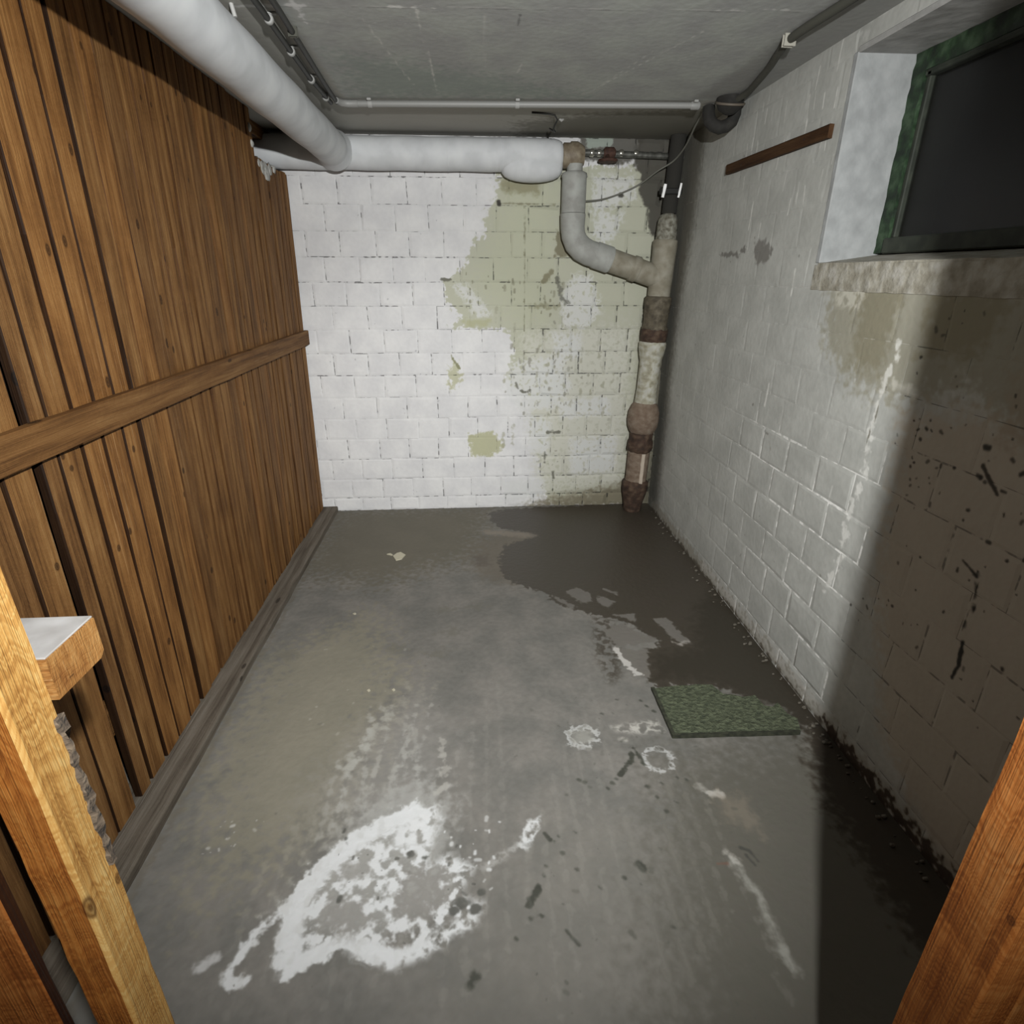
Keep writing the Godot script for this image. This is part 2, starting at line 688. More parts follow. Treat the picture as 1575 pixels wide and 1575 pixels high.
# ---------------------------------------------------------------- floor
func build_floor() -> void:
	var c := Canvas.new(-1.1, 1.3, 0.3, 3.7, 430.0, 7)
	c.base(Color(0.465, 0.46, 0.44), Color(0.52, 0.508, 0.485), 0.05, 0.9)
	# warm and pale clouds in the cement
	c.blot([Vector2(-0.85, 2.0), Vector2(-0.5, 2.3), Vector2(-0.3, 1.8), Vector2(-0.4, 1.2), Vector2(-0.7, 1.05), Vector2(-0.85, 1.4)], Color(0.60, 0.58, 0.50), 0.6, 0.12, 0.2)
	c.blot([Vector2(-0.234, 1.75), Vector2(-0.40, 1.55), Vector2(-0.5, 1.295), Vector2(-0.399, 1.12), Vector2(-0.15, 1.25), Vector2(-0.1, 1.5)], Color(0.62, 0.61, 0.59), 0.55, 0.12, 0.12)
	for k in 16:
		var sx := -0.46 + 0.02 * k
		c.stroke([Vector2(sx, 1.16 + 0.02 * (k % 4)), Vector2(sx + 0.03 * sin(k * 1.7), 1.32 + 0.05 * (k % 3)), Vector2(sx + 0.05 * sin(k * 0.9), 1.45 + 0.06 * (k % 5))], 0.008, Color(0.72, 0.72, 0.70), 0.35, 0.006, 0.016)
	c.blot([Vector2(-0.9, 3.6), Vector2(0.1, 3.6), Vector2(0.0, 2.9), Vector2(-0.5, 2.6), Vector2(-0.95, 2.75)], Color(0.42, 0.40, 0.345), 0.75, 0.15, 0.2)  # warm cloud, darkened in colour to offset the beam reaching the far floor
	c.blot([Vector2(0.2, 1.2), Vector2(0.7, 1.2), Vector2(0.7, 0.4), Vector2(-0.2, 0.4), Vector2(-0.1, 0.75)], Color(0.50, 0.49, 0.46), 0.5, 0.15, 0.15)
	c.blot([Vector2(0.60, 1.36), Vector2(1.3, 1.5), Vector2(1.3, 0.2), Vector2(0.2, 0.2), Vector2(0.45, 0.9)], Color(0.39, 0.38, 0.345), 0.9, 0.16, 0.12)  # damp floor, also darkened in colour to deepen the post's shadow
	# the wet patch along the right wall
	var wet := Color(0.275, 0.25, 0.215)
	c.blot([Vector2(-0.03, 2.763), Vector2(0.0, 3.05), Vector2(0.2, 3.2), Vector2(0.35, 3.15), Vector2(0.4, 2.6), Vector2(0.2, 2.55), Vector2(0.05, 2.6)], Color(0.44, 0.41, 0.36), 0.7, 0.07, 0.06, 0.6)
	c.blot([Vector2(0.08, 3.486), Vector2(0.2, 3.55), Vector2(0.365, 3.57), Vector2(1.2, 3.62), Vector2(1.3, 3.3), Vector2(1.3, 1.45), Vector2(1.12, 1.50), Vector2(1.09, 1.6), Vector2(0.903, 1.715), Vector2(0.66, 1.735), Vector2(0.618, 1.855), Vector2(0.667, 1.938), Vector2(0.748, 1.977), Vector2(0.762, 2.023), Vector2(0.66, 2.181), Vector2(0.524, 2.244), Vector2(0.386, 2.338), Vector2(0.323, 2.464), Vector2(0.216, 2.535), Vector2(0.14, 2.62), Vector2(0.12, 2.8), Vector2(0.16, 3.0), Vector2(0.33, 3.09), Vector2(0.326, 3.16), Vector2(0.153, 3.25), Vector2(0.1, 3.36)], wet, 0.95, 0.007, 0.03, 0.42)
	c.blot([Vector2(0.5, 2.14), Vector2(0.52, 2.24), Vector2(0.62, 2.2), Vector2(0.6, 1.95), Vector2(0.55, 1.78), Vector2(0.49, 1.75), Vector2(0.47, 1.95)], wet, 0.75, 0.02, 0.05, 0.5, 0.5)
	c.blot([Vector2(1.2, 1.7), Vector2(1.12, 1.5), Vector2(1.02, 1.2), Vector2(1.0, 0.3), Vector2(1.3, 0.3), Vector2(1.3, 1.7)], Color(0.235, 0.205, 0.165), 0.95, 0.04, 0.06, 0.8)  # dark soil by the wall, its colour lowered to deepen the shadow there
	c.blot([Vector2(1.3, 2.5), Vector2(1.05, 2.3), Vector2(0.9, 1.95), Vector2(0.72, 1.92), Vector2(0.68, 1.78), Vector2(0.9, 1.74), Vector2(1.1, 1.52), Vector2(1.3, 1.45)], Color(0.215, 0.195, 0.16), 0.8, 0.06, 0.06, 0.5)
	# dry islands in it
	var dry := Color(0.47, 0.455, 0.43)
	for p in [
		[Vector2(0.436, 2.456), Vector2(0.491, 2.497), Vector2(0.548, 2.449), Vector2(0.552, 2.356), Vector2(0.496, 2.342)],
		[Vector2(0.352, 2.43), Vector2(0.38, 2.42), Vector2(0.465, 2.321), Vector2(0.441, 2.294)],
		[Vector2(0.583, 2.415), Vector2(0.655, 2.35), Vector2(0.611, 2.294), Vector2(0.573, 2.337)],
		[Vector2(0.60, 2.49), Vector2(0.70, 2.43), Vector2(0.68, 2.41)],
		[Vector2(0.62, 2.235), Vector2(0.72, 2.24), Vector2(0.71, 2.17)],
		[Vector2(0.797, 2.188), Vector2(0.86, 2.20), Vector2(0.898, 1.991), Vector2(0.841, 2.004)],
		[Vector2(0.545, 2.11), Vector2(0.631, 2.165), Vector2(0.776, 2.022), Vector2(0.65, 2.0), Vector2(0.58, 2.0)],
		[Vector2(0.57, 1.98), Vector2(0.70, 1.96), Vector2(0.66, 1.78), Vector2(0.60, 1.80)]]:
		c.blot(p, dry, 0.95, 0.006, 0.016, 0.75)
	c.stroke([Vector2(0.57, 1.97), Vector2(0.585, 1.90), Vector2(0.62, 1.81)], 0.022, Color(0.82, 0.81, 0.79), 0.9, 0.006, 0.02)
	c.stroke([Vector2(0.83, 2.0), Vector2(0.89, 1.995)], 0.02, Color(0.72, 0.70, 0.68), 0.8, 0.008, 0.02)
	c.stroke([Vector2(0.07, 3.19), Vector2(0.33, 3.13)], 0.06, Color(0.60, 0.56, 0.51), 0.6, 0.02, 0.03)
	c.blot([Vector2(-0.02, 2.86), Vector2(0.06, 2.88), Vector2(0.07, 2.76), Vector2(0.0, 2.76)], Color(0.38, 0.35, 0.32), 0.6, 0.03, 0.03)
	# salt bloom in the foreground
	var salt := Color(0.90, 0.91, 0.915)
	c.blot([Vector2(-0.35, 1.26), Vector2(-0.21, 1.36), Vector2(-0.1, 1.28), Vector2(-0.1, 1.0), Vector2(-0.3, 0.9), Vector2(-0.5, 0.97)], Color(0.68, 0.68, 0.665), 0.75, 0.05, 0.07)
	c.blot([Vector2(-0.49, 0.90), Vector2(-0.47, 0.825), Vector2(-0.371, 0.862), Vector2(-0.345, 0.885), Vector2(-0.31, 0.851), Vector2(-0.203, 0.818), Vector2(-0.139, 0.846), Vector2(-0.019, 0.91), Vector2(0.0, 0.96), Vector2(-0.06, 0.985), Vector2(-0.02, 1.059), Vector2(-0.096, 1.102), Vector2(-0.15, 1.07), Vector2(-0.11, 1.215), Vector2(-0.20, 1.275), Vector2(-0.284, 1.215), Vector2(-0.42, 1.125), Vector2(-0.465, 1.02), Vector2(-0.50, 0.96)], salt, 0.95, 0.016, 0.022, 0.9, 0.47)
	# solid rims of the bloom
	c.stroke([Vector2(-0.45, 0.85), Vector2(-0.47, 0.92), Vector2(-0.47, 1.0), Vector2(-0.43, 1.08), Vector2(-0.35, 1.16), Vector2(-0.27, 1.21), Vector2(-0.21, 1.24)], 0.05, salt, 0.95, 0.008, 0.025, 0.9)
	c.stroke([Vector2(-0.45, 0.845), Vector2(-0.38, 0.87), Vector2(-0.33, 0.895), Vector2(-0.28, 0.87), Vector2(-0.22, 0.845)], 0.036, salt, 0.95, 0.006, 0.02, 0.9)
	c.stroke([Vector2(-0.22, 0.845), Vector2(-0.15, 0.86), Vector2(-0.04, 0.92)], 0.03, salt, 0.9, 0.008, 0.03, 0.9, 0.38)
	c.blot([Vector2(-0.24, 1.25), Vector2(-0.13, 1.25), Vector2(-0.15, 1.13), Vector2(-0.24, 1.13)], salt, 0.9, 0.012, 0.035, 0.9, 0.36)
	c.stroke([Vector2(-0.49, 0.965), Vector2(-0.54, 0.94), Vector2(-0.565, 0.88), Vector2(-0.58, 0.835), Vector2(-0.56, 0.818), Vector2(-0.545, 0.82)], 0.022, salt, 0.95, 0.007, 0.02, 0.9)
	c.stroke([Vector2(-0.66, 0.858), Vector2(-0.622, 0.872)], 0.018, Color(0.82, 0.82, 0.82), 0.85, 0.008, 0.015)
	c.blot([Vector2(0.09, 1.10), Vector2(0.12, 1.18), Vector2(0.165, 1.195), Vector2(0.15, 1.145), Vector2(0.115, 1.095)], salt, 0.9, 0.008, 0.018, 0.9, 0.35)
	c.stroke([Vector2(0.0, 1.05), Vector2(0.06, 1.09), Vector2(0.10, 1.11)], 0.02, Color(0.8, 0.8, 0.79), 0.6, 0.01, 0.025, -1.0, 0.42)
	c.specks(26, Vector2(-0.12, 0.98), Vector2(0.05, 1.2), 0.002, 0.0065, salt, 0.85, 5)
	c.specks(16, Vector2(-0.76, 1.14), Vector2(-0.62, 1.24), 0.002, 0.006, Color(0.85, 0.85, 0.84), 0.7, 8)
	c.specks(24, Vector2(-0.7, 1.5), Vector2(-0.2, 2.1), 0.002, 0.007, Color(0.75, 0.74, 0.70), 0.5, 9)
	c.specks(24, Vector2(-0.45, 0.86), Vector2(-0.02, 1.2), 0.002, 0.007, Color(0.33, 0.33, 0.31), 0.85, 11)
	c.blot([Vector2(-0.22, 1.07), Vector2(-0.10, 1.05), Vector2(-0.08, 0.98), Vector2(-0.15, 0.92), Vector2(-0.23, 0.95)], Color(0.57, 0.56, 0.54), 0.9, 0.02, 0.05, 0.9, 0.36)
	c.blot([Vector2(-0.41, 1.0), Vector2(-0.30, 0.98), Vector2(-0.27, 0.92), Vector2(-0.33, 0.90), Vector2(-0.40, 0.92)], Color(0.58, 0.57, 0.55), 0.85, 0.02, 0.05, 0.9, 0.38)
	c.blot([Vector2(-0.40, 1.08), Vector2(-0.32, 1.10), Vector2(-0.30, 1.05), Vector2(-0.36, 1.03)], Color(0.60, 0.59, 0.57), 0.7, 0.02, 0.04, 0.9, 0.40)
	# dark pits in the bloom
	for p in [[-0.205, 1.105, 0.010], [-0.165, 1.09, 0.009], [-0.03, 0.945, 0.016], [-0.06, 0.96, 0.013], [-0.08, 0.945, 0.014], [-0.012, 0.985, 0.009]]:
		c.stroke([Vector2(p[0], p[1]), Vector2(p[0] + 0.006, p[1])], p[2] * 1.6, Color(0.36, 0.36, 0.34), 0.9, 0.004, 0.008)
	c.stroke([Vector2(-0.08, 0.965), Vector2(-0.04, 0.965), Vector2(-0.02, 0.94)], 0.016, Color(0.40, 0.40, 0.38), 0.8, 0.006, 0.01)
	# rings near the mat
	c.ring(Vector2(0.342, 1.497), Vector2(0.052, 0.042), 0.020, salt, 0.6, 0.03, 0.36)
	c.blot([Vector2(0.30, 1.53), Vector2(0.39, 1.53), Vector2(0.37, 1.46), Vector2(0.31, 1.46)], Color(0.72, 0.72, 0.69), 0.5, 0.02, 0.03)
	c.ring(Vector2(0.569, 1.38), Vector2(0.048, 0.047), 0.014, salt, 0.65, 0.024, 0.36)
	c.blot([Vector2(0.44, 1.54), Vector2(0.62, 1.56), Vector2(0.63, 1.50), Vector2(0.55, 1.49), Vector2(0.46, 1.51)], Color(0.80, 0.79, 0.76), 0.85, 0.012, 0.03, -1.0, 0.47)
	c.stroke([Vector2(0.475, 1.478), Vector2(0.485, 1.472)], 0.02, Color(0.72, 0.71, 0.68), 0.8, 0.006, 0.01)
	# streak and smears on the right
	c.stroke([Vector2(0.66, 1.03), Vector2(0.675, 0.99), Vector2(0.688, 0.935), Vector2(0.687, 0.88), Vector2(0.685, 0.80), Vector2(0.69, 0.76)], 0.016, Color(0.72, 0.72, 0.69), 0.7, 0.012, 0.014)
	c.stroke([Vector2(0.655, 1.045), Vector2(0.675, 1.02)], 0.016, Color(0.76, 0.75, 0.72), 0.7, 0.008, 0.015)
	c.stroke([Vector2(0.68, 1.245), Vector2(0.72, 1.235)], 0.018, Color(0.83, 0.82, 0.80), 0.85, 0.008, 0.015)
	c.stroke([Vector2(0.665, 1.27), Vector2(0.68, 1.25)], 0.016, Color(0.70, 0.69, 0.66), 0.6, 0.01, 0.015)
	c.blot([Vector2(0.70, 1.24), Vector2(0.78, 1.22), Vector2(0.78, 1.10), Vector2(0.70, 1.15)], Color(0.56, 0.52, 0.46), 0.5, 0.03, 0.04)
	c.stroke([Vector2(0.70, 1.06), Vector2(0.72, 1.05), Vector2(0.73, 1.02)], 0.006, Color(0.28, 0.28, 0.26), 0.8, 0.004, 0.004)
	c.stroke([Vector2(0.705, 1.04), Vector2(0.717, 1.01)], 0.006, Color(0.28, 0.28, 0.26), 0.8, 0.004, 0.004)
	c.stroke([Vector2(0.62, 1.02), Vector2(0.645, 1.02)], 0.008, Color(0.47, 0.36, 0.31), 0.7, 0.003, 0.004)
	# oily drips
	var oil := Color(0.26, 0.265, 0.235)
	c.stroke([Vector2(0.495, 1.43), Vector2(0.487, 1.395), Vector2(0.455, 1.36), Vector2(0.43, 1.33)], 0.014, oil, 0.9, 0.005, 0.012, 0.5)
	c.stroke([Vector2(0.50, 1.43), Vector2(0.515, 1.39), Vector2(0.515, 1.365)], 0.013, oil, 0.9, 0.005, 0.010, 0.5)
	for p in [[0.413, 1.315], [0.40, 1.30], [0.38, 1.28], [0.16, 1.047], [0.15, 1.02], [0.135, 0.995], [0.605, 1.307], [0.63, 1.30], [0.30, 1.32], [0.315, 1.31], [0.24, 1.03], [0.21, 1.08], [0.19, 1.12], [0.205, 1.13], [0.255, 1.14], [0.105, 0.915], [0.135, 0.92], [0.60, 1.63], [0.585, 1.66], [0.62, 1.60], [0.53, 1.64], [0.50, 1.67], [0.47, 1.60], [0.43, 1.60], [0.27, 1.55], [0.50, 1.28], [0.55, 1.29], [0.52, 1.24], [0.57, 1.22], [0.53, 1.19], [0.36, 1.00], [0.29, 0.98], [0.07, 0.87], [0.45, 0.87], [0.40, 0.98]]:
		c.stroke([Vector2(p[0], p[1]), Vector2(p[0] + 0.003, p[1] - 0.003)], 0.007, oil, 0.75, 0.005, 0.008)
	c.stroke([Vector2(0.132, 0.985), Vector2(0.118, 0.962), Vector2(0.105, 0.945)], 0.016, oil, 0.9, 0.004, 0.008)
	c.stroke([Vector2(0.17, 1.14), Vector2(0.185, 1.12)], 0.012, oil, 0.85, 0.004, 0.008)
	c.stroke([Vector2(0.41, 1.035), Vector2(0.415, 1.025)], 0.02, oil, 0.9, 0.006, 0.01)
	c.stroke([Vector2(-0.03, 0.795), Vector2(-0.04, 0.785)], 0.018, oil, 0.8, 0.006, 0.012)
	c.stroke([Vector2(0.19, 0.88), Vector2(0.215, 0.845)], 0.007, oil, 0.7, 0.004, 0.005)
	c.specks(70, Vector2(0.1, 0.5), Vector2(0.75, 1.7), 0.002, 0.008, Color(0.36, 0.36, 0.33), 0.6, 21)
	c.specks(40, Vector2(-0.85, 0.6), Vector2(0.4, 3.3), 0.002, 0.007, Color(0.38, 0.37, 0.34), 0.5, 22)
	for p in [[-0.35, 2.05], [0.0, 2.35], [-0.15, 2.33], [-0.12, 2.15], [-0.78, 2.02], [-0.16, 2.0]]:
		c.blot([Vector2(p[0] - 0.05, p[1]), Vector2(p[0], p[1] + 0.03), Vector2(p[0] + 0.04, p[1]), Vector2(p[0], p[1] - 0.03)], Color(0.46, 0.45, 0.41), 0.5, 0.02, 0.04)
	# long pale scuffs
	for k in 26:
		var a := -0.6 + 0.05 * k
		c.stroke([Vector2(a, 0.7 + 0.05 * (k % 5)), Vector2(a + 0.02, 1.1 + 0.12 * (k % 7))], 0.006, Color(0.70, 0.69, 0.66), 0.16, 0.006, 0.02)
	c.stroke([Vector2(-0.33, 1.67), Vector2(-0.39, 1.50), Vector2(-0.43, 1.42)], 0.03, Color(0.72, 0.72, 0.69), 0.55, 0.015, 0.04)
	c.stroke([Vector2(-0.13, 1.50), Vector2(-0.12, 1.38), Vector2(-0.13, 1.30)], 0.014, Color(0.74, 0.73, 0.70), 0.5, 0.008, 0.03)
	c.stroke([Vector2(-0.9, 3.6), Vector2(-0.89, 0.5)], 0.02, Color(0.45, 0.42, 0.37), 0.5, 0.012, 0.02)
	var f := thing("floor", "stained grey concrete cellar floor with white salt bloom and a dark wet patch", "floor", "structure")
	var s := Shape.new()
	var at := func(a: float, b: float, n: float) -> Vector3: return Vector3(a, n, -b)
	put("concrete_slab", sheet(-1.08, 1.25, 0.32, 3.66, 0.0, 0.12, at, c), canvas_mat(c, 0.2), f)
	var plain := mottled([Color(0.5, 0.49, 0.46), Color(0.6, 0.58, 0.55)], 1.3, 0.85, 12)
	put("concrete_slab", Shape.new().box(V(-1.95, -0.12, 0.32), V(1.5, -0.0005, -1.7), 0.001), plain, f)
	put("concrete_slab", Shape.new().box(V(-1.95, -0.12, 3.8), V(-1.08, -0.0005, 0.32), 0.001), plain, f)


# ---------------------------------------------------------------- ceiling
func build_ceiling() -> void:
	var c := Canvas.new(-1.1, 1.3, 0.3, 3.7, 300.0, 77)
	c.base(Color(0.665, 0.67, 0.665), Color(0.71, 0.725, 0.705), 0.03, 0.8)
	var bare := Color(0.66, 0.65, 0.62)
	c.blot([Vector2(-1.2, 0.2), Vector2(-0.50, 0.2), Vector2(-0.50, 2.92), Vector2(1.4, 2.83), Vector2(1.4, 3.8), Vector2(-1.2, 3.8)], bare, 0.9, 0.012, 0.01)
	c.blot([Vector2(0.3, 3.62), Vector2(0.25, 3.3), Vector2(0.6, 3.1), Vector2(1.3, 2.9), Vector2(1.3, 3.7)], Color(0.42, 0.41, 0.37), 0.75, 0.08, 0.08)
	c.blot([Vector2(0.95, 2.85), Vector2(1.3, 2.7), Vector2(1.3, 0.3), Vector2(1.05, 0.3), Vector2(0.99, 2.1)], Color(0.56, 0.56, 0.55), 0.7, 0.03, 0.02)
	c.blot([Vector2(-0.45, 2.9), Vector2(-0.42, 2.4), Vector2(0.1, 2.6), Vector2(0.5, 2.84)], Color(0.57, 0.62, 0.59), 0.6, 0.1, 0.15)
	# board joint with lime drips
	c.stroke([Vector2(-0.5, 2.025), Vector2(0.95, 1.96)], 0.007, Color(0.80, 0.80, 0.79), 0.7, 0.004, 0.005)
	c.stroke([Vector2(-0.5, 2.034), Vector2(0.95, 1.969)], 0.006, Color(0.50, 0.50, 0.49), 0.6, 0.004, 0.005)
	c.stroke([Vector2(-0.48, 2.02), Vector2(-0.44, 2.02)], 0.018, Color(0.9, 0.9, 0.9), 0.9, 0.005, 0.01)
	c.stroke([Vector2(-0.47, 1.9), Vector2(-0.455, 2.02), Vector2(-0.46, 2.08), Vector2(-0.455, 2.14)], 0.014, Color(0.88, 0.88, 0.88), 0.85, 0.004, 0.014)
	c.stroke([Vector2(-0.20, 2.012), Vector2(-0.13, 2.008), Vector2(-0.08, 2.008)], 0.013, Color(0.93, 0.93, 0.92), 0.9, 0.004, 0.012)
	c.stroke([Vector2(0.70, 1.97), Vector2(0.90, 1.955)], 0.012, Color(0.86, 0.86, 0.85), 0.8, 0.004, 0.014)
	c.stroke([Vector2(-0.62, 2.04), Vector2(-0.52, 2.03)], 0.012, Color(0.85, 0.85, 0.84), 0.7, 0.004, 0.014)
	for p in [[-0.29, 2.1, -0.20, 2.72, 0.5], [-0.13, 2.02, -0.11, 2.84, 0.6], [0.06, 2.05, 0.07, 2.5, 0.3], [0.73, 2.1, 0.52, 2.7, 0.45], [0.62, 2.3, 0.5, 2.78, 0.35], [0.2, 2.45, 0.19, 2.55, 0.4], [0.85, 2.15, 0.72, 2.4, 0.3]]:
		c.stroke([Vector2(p[0], p[1]), Vector2(p[2], p[3])], 0.0065, Color(0.86, 0.86, 0.84), minf(1.0, p[4] * 1.5), 0.004, 0.006)
	c.specks(30, Vector2(-0.45, 2.0), Vector2(-0.15, 2.25), 0.002, 0.007, Color(0.82, 0.83, 0.82), 0.5, 3)
	c.specks(16, Vector2(0.3, 2.0), Vector2(0.95, 2.7), 0.002, 0.007, Color(0.8, 0.8, 0.79), 0.5, 4)
	c.stroke([Vector2(0.16, 2.04), Vector2(0.16, 2.12)], 0.006, Color(0.40, 0.40, 0.40), 0.6, 0.003, 0.006)
	c.specks(30, Vector2(-0.65, 1.9), Vector2(-0.5, 2.9), 0.004, 0.014, Color(0.66, 0.64, 0.62), 0.4, 6)
	var o := thing("ceiling", "grey green painted concrete ceiling with a white lime-stained joint", "ceiling", "structure")
	var at := func(a: float, b: float, n: float) -> Vector3: return Vector3(a, CEIL - n, -b)
	put("concrete_soffit", sheet(-1.08, 1.25, 0.32, 3.66, 0.0, 0.12, at, c), canvas_mat(c, 0.12, false), o)
	var plain := mottled([Color(0.55, 0.55, 0.54), Color(0.62, 0.62, 0.60)], 1.3, 0.85, 12)
	put("concrete_soffit", Shape.new().box(V(-1.95, CEIL + 0.0005, 0.32), V(1.5, CEIL + 0.12, -1.7), 0.001), plain, o)
	put("concrete_soffit", Shape.new().box(V(-1.95, CEIL + 0.0005, 3.8), V(-1.08, CEIL + 0.12, 0.32), 0.001), plain, o)


# ---------------------------------------------------------------- back wall
func paint_back(mortar: bool) -> Canvas:
	var c := Canvas.new(-1.1, 1.25, -0.02, 2.15, 400.0, 19)
	c.base(Color(0.86, 0.86, 0.865), Color(0.90, 0.90, 0.90), 0.015, 0.7)
	var bare := Color(0.75, 0.755, 0.68)
	# where the white paint has come off, the greenish undercoat shows
	c.blot([Vector2(0.165, 2.0), Vector2(1.3, 2.0), Vector2(1.3, 0.0), Vector2(0.50, 0.0), Vector2(0.44, 0.2), Vector2(0.40, 0.5), Vector2(0.36, 0.72), Vector2(0.2, 0.86), Vector2(0.26, 1.02), Vector2(0.22, 1.14), Vector2(-0.12, 1.16), Vector2(-0.05, 1.22), Vector2(-0.14, 1.30), Vector2(-0.15, 1.422), Vector2(-0.02, 1.50), Vector2(0.03, 1.62), Vector2(0.09, 1.66), Vector2(0.10, 1.78), Vector2(0.16, 1.83)], bare, 0.96, 0.007, 0.035, 0.85)
	c.blot([Vector2(0.22, 1.9), Vector2(0.5, 1.9), Vector2(0.46, 1.2), Vector2(0.3, 1.15), Vector2(0.05, 1.4)], Color(0.765, 0.775, 0.68), 0.6, 0.08, 0.1)
	c.blot([Vector2(0.55, 1.2), Vector2(0.95, 1.2), Vector2(0.95, 0.3), Vector2(0.6, 0.3)], Color(0.77, 0.77, 0.72), 0.7, 0.1, 0.12)
	c.blot([Vector2(0.30, 1.12), Vector2(0.62, 1.16), Vector2(0.98, 1.14), Vector2(1.0, 0.12), Vector2(0.42, 0.10), Vector2(0.34, 0.70)], Color(0.83, 0.83, 0.785), 0.9, 0.05, 0.10, -1.0, 0.36)
	# white paint left standing on the bare part
	var white := Color(0.865, 0.87, 0.865)
	for p in [
		[Vector2(-0.10, 1.39), Vector2(-0.03, 1.40), Vector2(0.03, 1.34), Vector2(0.11, 1.25), Vector2(0.115, 1.22), Vector2(0.03, 1.21), Vector2(-0.02, 1.30)],
		[Vector2(0.53, 1.34), Vector2(0.62, 1.46), Vector2(0.72, 1.44), Vector2(0.78, 1.26), Vector2(0.70, 1.15), Vector2(0.55, 1.16)],
		[Vector2(0.70, 1.96), Vector2(0.93, 1.95), Vector2(0.94, 1.84), Vector2(0.82, 1.80), Vector2(0.69, 1.78)],
		[Vector2(0.72, 1.78), Vector2(0.88, 1.77), Vector2(0.84, 1.66), Vector2(0.78, 1.60), Vector2(0.70, 1.66)],
		[Vector2(0.25, 0.95), Vector2(0.55, 1.0), Vector2(0.62, 0.80), Vector2(0.5, 0.66), Vector2(0.30, 0.66), Vector2(0.18, 0.80)],
		[Vector2(0.48, 1.12), Vector2(0.66, 1.12), Vector2(0.68, 0.98), Vector2(0.52, 0.96)],
		[Vector2(0.52, 0.72), Vector2(0.86, 0.74), Vector2(0.88, 0.62), Vector2(0.56, 0.60)],
		[Vector2(0.62, 0.47), Vector2(0.93, 0.48), Vector2(0.93, 0.24), Vector2(0.64, 0.22)],
		[Vector2(0.18, 0.18), Vector2(0.46, 0.20), Vector2(0.46, 0.06), Vector2(0.20, 0.05)],
		[Vector2(0.35, 0.62), Vector2(0.5, 0.60), Vector2(0.48, 0.36), Vector2(0.36, 0.40)]]:
		c.blot(p, white, 0.85, 0.02, 0.05, -1.0, 0.33)
	# patches and stains
	var olive := Color(0.71, 0.71, 0.57)
	c.blot([Vector2(-0.026, 0.502), Vector2(0.132, 0.52), Vector2(0.19, 0.42), Vector2(0.12, 0.36), Vector2(-0.02, 0.36)], olive, 0.85, 0.012, 0.03)
	c.blot([Vector2(-0.15, 0.88), Vector2(-0.11, 0.99), Vector2(-0.06, 0.86), Vector2(-0.13, 0.80)], olive, 0.7, 0.012, 0.04)
	c.blot([Vector2(-0.06, 1.20), Vector2(0.12, 1.21), Vector2(0.10, 1.17), Vector2(-0.02, 1.165)], olive, 0.7, 0.012, 0.02)
	c.stroke([Vector2(-0.125, 1.0), Vector2(-0.09, 0.94), Vector2(-0.075, 0.92)], 0.014, Color(0.52, 0.52, 0.40), 0.8, 0.004, 0.008)
	var smut := Color(0.40, 0.40, 0.36)
	for k in 26:
		var px := 0.15 + 0.03 * k + 0.02 * sin(k * 2.7)
		var py := 0.35 + 0.5 * (0.5 + 0.5 * sin(k * 4.1)) + (0.6 if k % 3 == 0 else 0.0)
		c.stroke([Vector2(px, py), Vector2(px + 0.004, py + 0.07 + 0.05 * sin(k * 1.9))], 0.010, Color(0.64, 0.635, 0.56), 0.55, 0.006, 0.016)
	c.stroke([Vector2(-0.16, 1.425), Vector2(-0.11, 1.425)], 0.014, smut, 0.8, 0.004, 0.01)
	c.stroke([Vector2(0.29, 0.79), Vector2(0.32, 0.77), Vector2(0.36, 0.78)], 0.014, smut, 0.85, 0.005, 0.012)
	c.stroke([Vector2(0.27, 0.83), Vector2(0.285, 0.79)], 0.01, smut, 0.7, 0.005, 0.01)
	c.stroke([Vector2(0.48, 0.515), Vector2(0.55, 0.51)], 0.018, smut, 0.8, 0.006, 0.012)
	c.stroke([Vector2(0.46, 0.38), Vector2(0.46, 0.31)], 0.012, smut, 0.7, 0.006, 0.012)
	c.stroke([Vector2(0.515, 0.24), Vector2(0.52, 0.20)], 0.014, smut, 0.7, 0.006, 0.012)
	c.stroke([Vector2(0.43, 1.42), Vector2(0.47, 1.46)], 0.035, Color(0.52, 0.50, 0.40), 0.8, 0.008, 0.02)
	c.stroke([Vector2(0.51, 1.43), Vector2(0.54, 1.32), Vector2(0.585, 1.29)], 0.024, smut, 0.7, 0.008, 0.02)
	c.stroke([Vector2(0.36, 1.275), Vector2(0.52, 1.275)], 0.022, Color(0.54, 0.53, 0.42), 0.6, 0.01, 0.02)
	c.blot([Vector2(0.50, 1.68), Vector2(0.60, 1.62), Vector2(0.60, 1.54), Vector2(0.49, 1.55)], Color(0.48, 0.46, 0.37), 0.8, 0.01, 0.02)
	c.stroke([Vector2(0.315, 1.82), Vector2(0.317, 1.135)], 0.007, Color(0.44, 0.43, 0.34), 0.85, 0.003, 0.004)
	c.stroke([Vector2(0.165, 1.815), Vector2(0.50, 1.81)], 0.008, Color(0.50, 0.49, 0.40), 0.7, 0.004, 0.006)
	c.stroke([Vector2(0.17, 1.82), Vector2(0.175, 1.81)], 0.022, Color(0.22, 0.21, 0.19), 0.9, 0.005, 0.006)
	c.blot([Vector2(0.17, 1.93), Vector2(0.40, 1.93), Vector2(0.40, 1.86), Vector2(0.20, 1.87)], Color(0.52, 0.50, 0.38), 0.6, 0.02, 0.02)  # greenish shadow below the lagging bulge, painted on the wall
	c.specks(36, Vector2(-0.05, 1.2), Vector2(0.6, 1.45), 0.004, 0.011, Color(0.47, 0.46, 0.38), 0.7, 31, 2.5)
	c.specks(46, Vector2(0.2, 0.6), Vector2(0.62, 1.05), 0.004, 0.012, Color(0.50, 0.49, 0.44), 0.6, 32, 2.0)
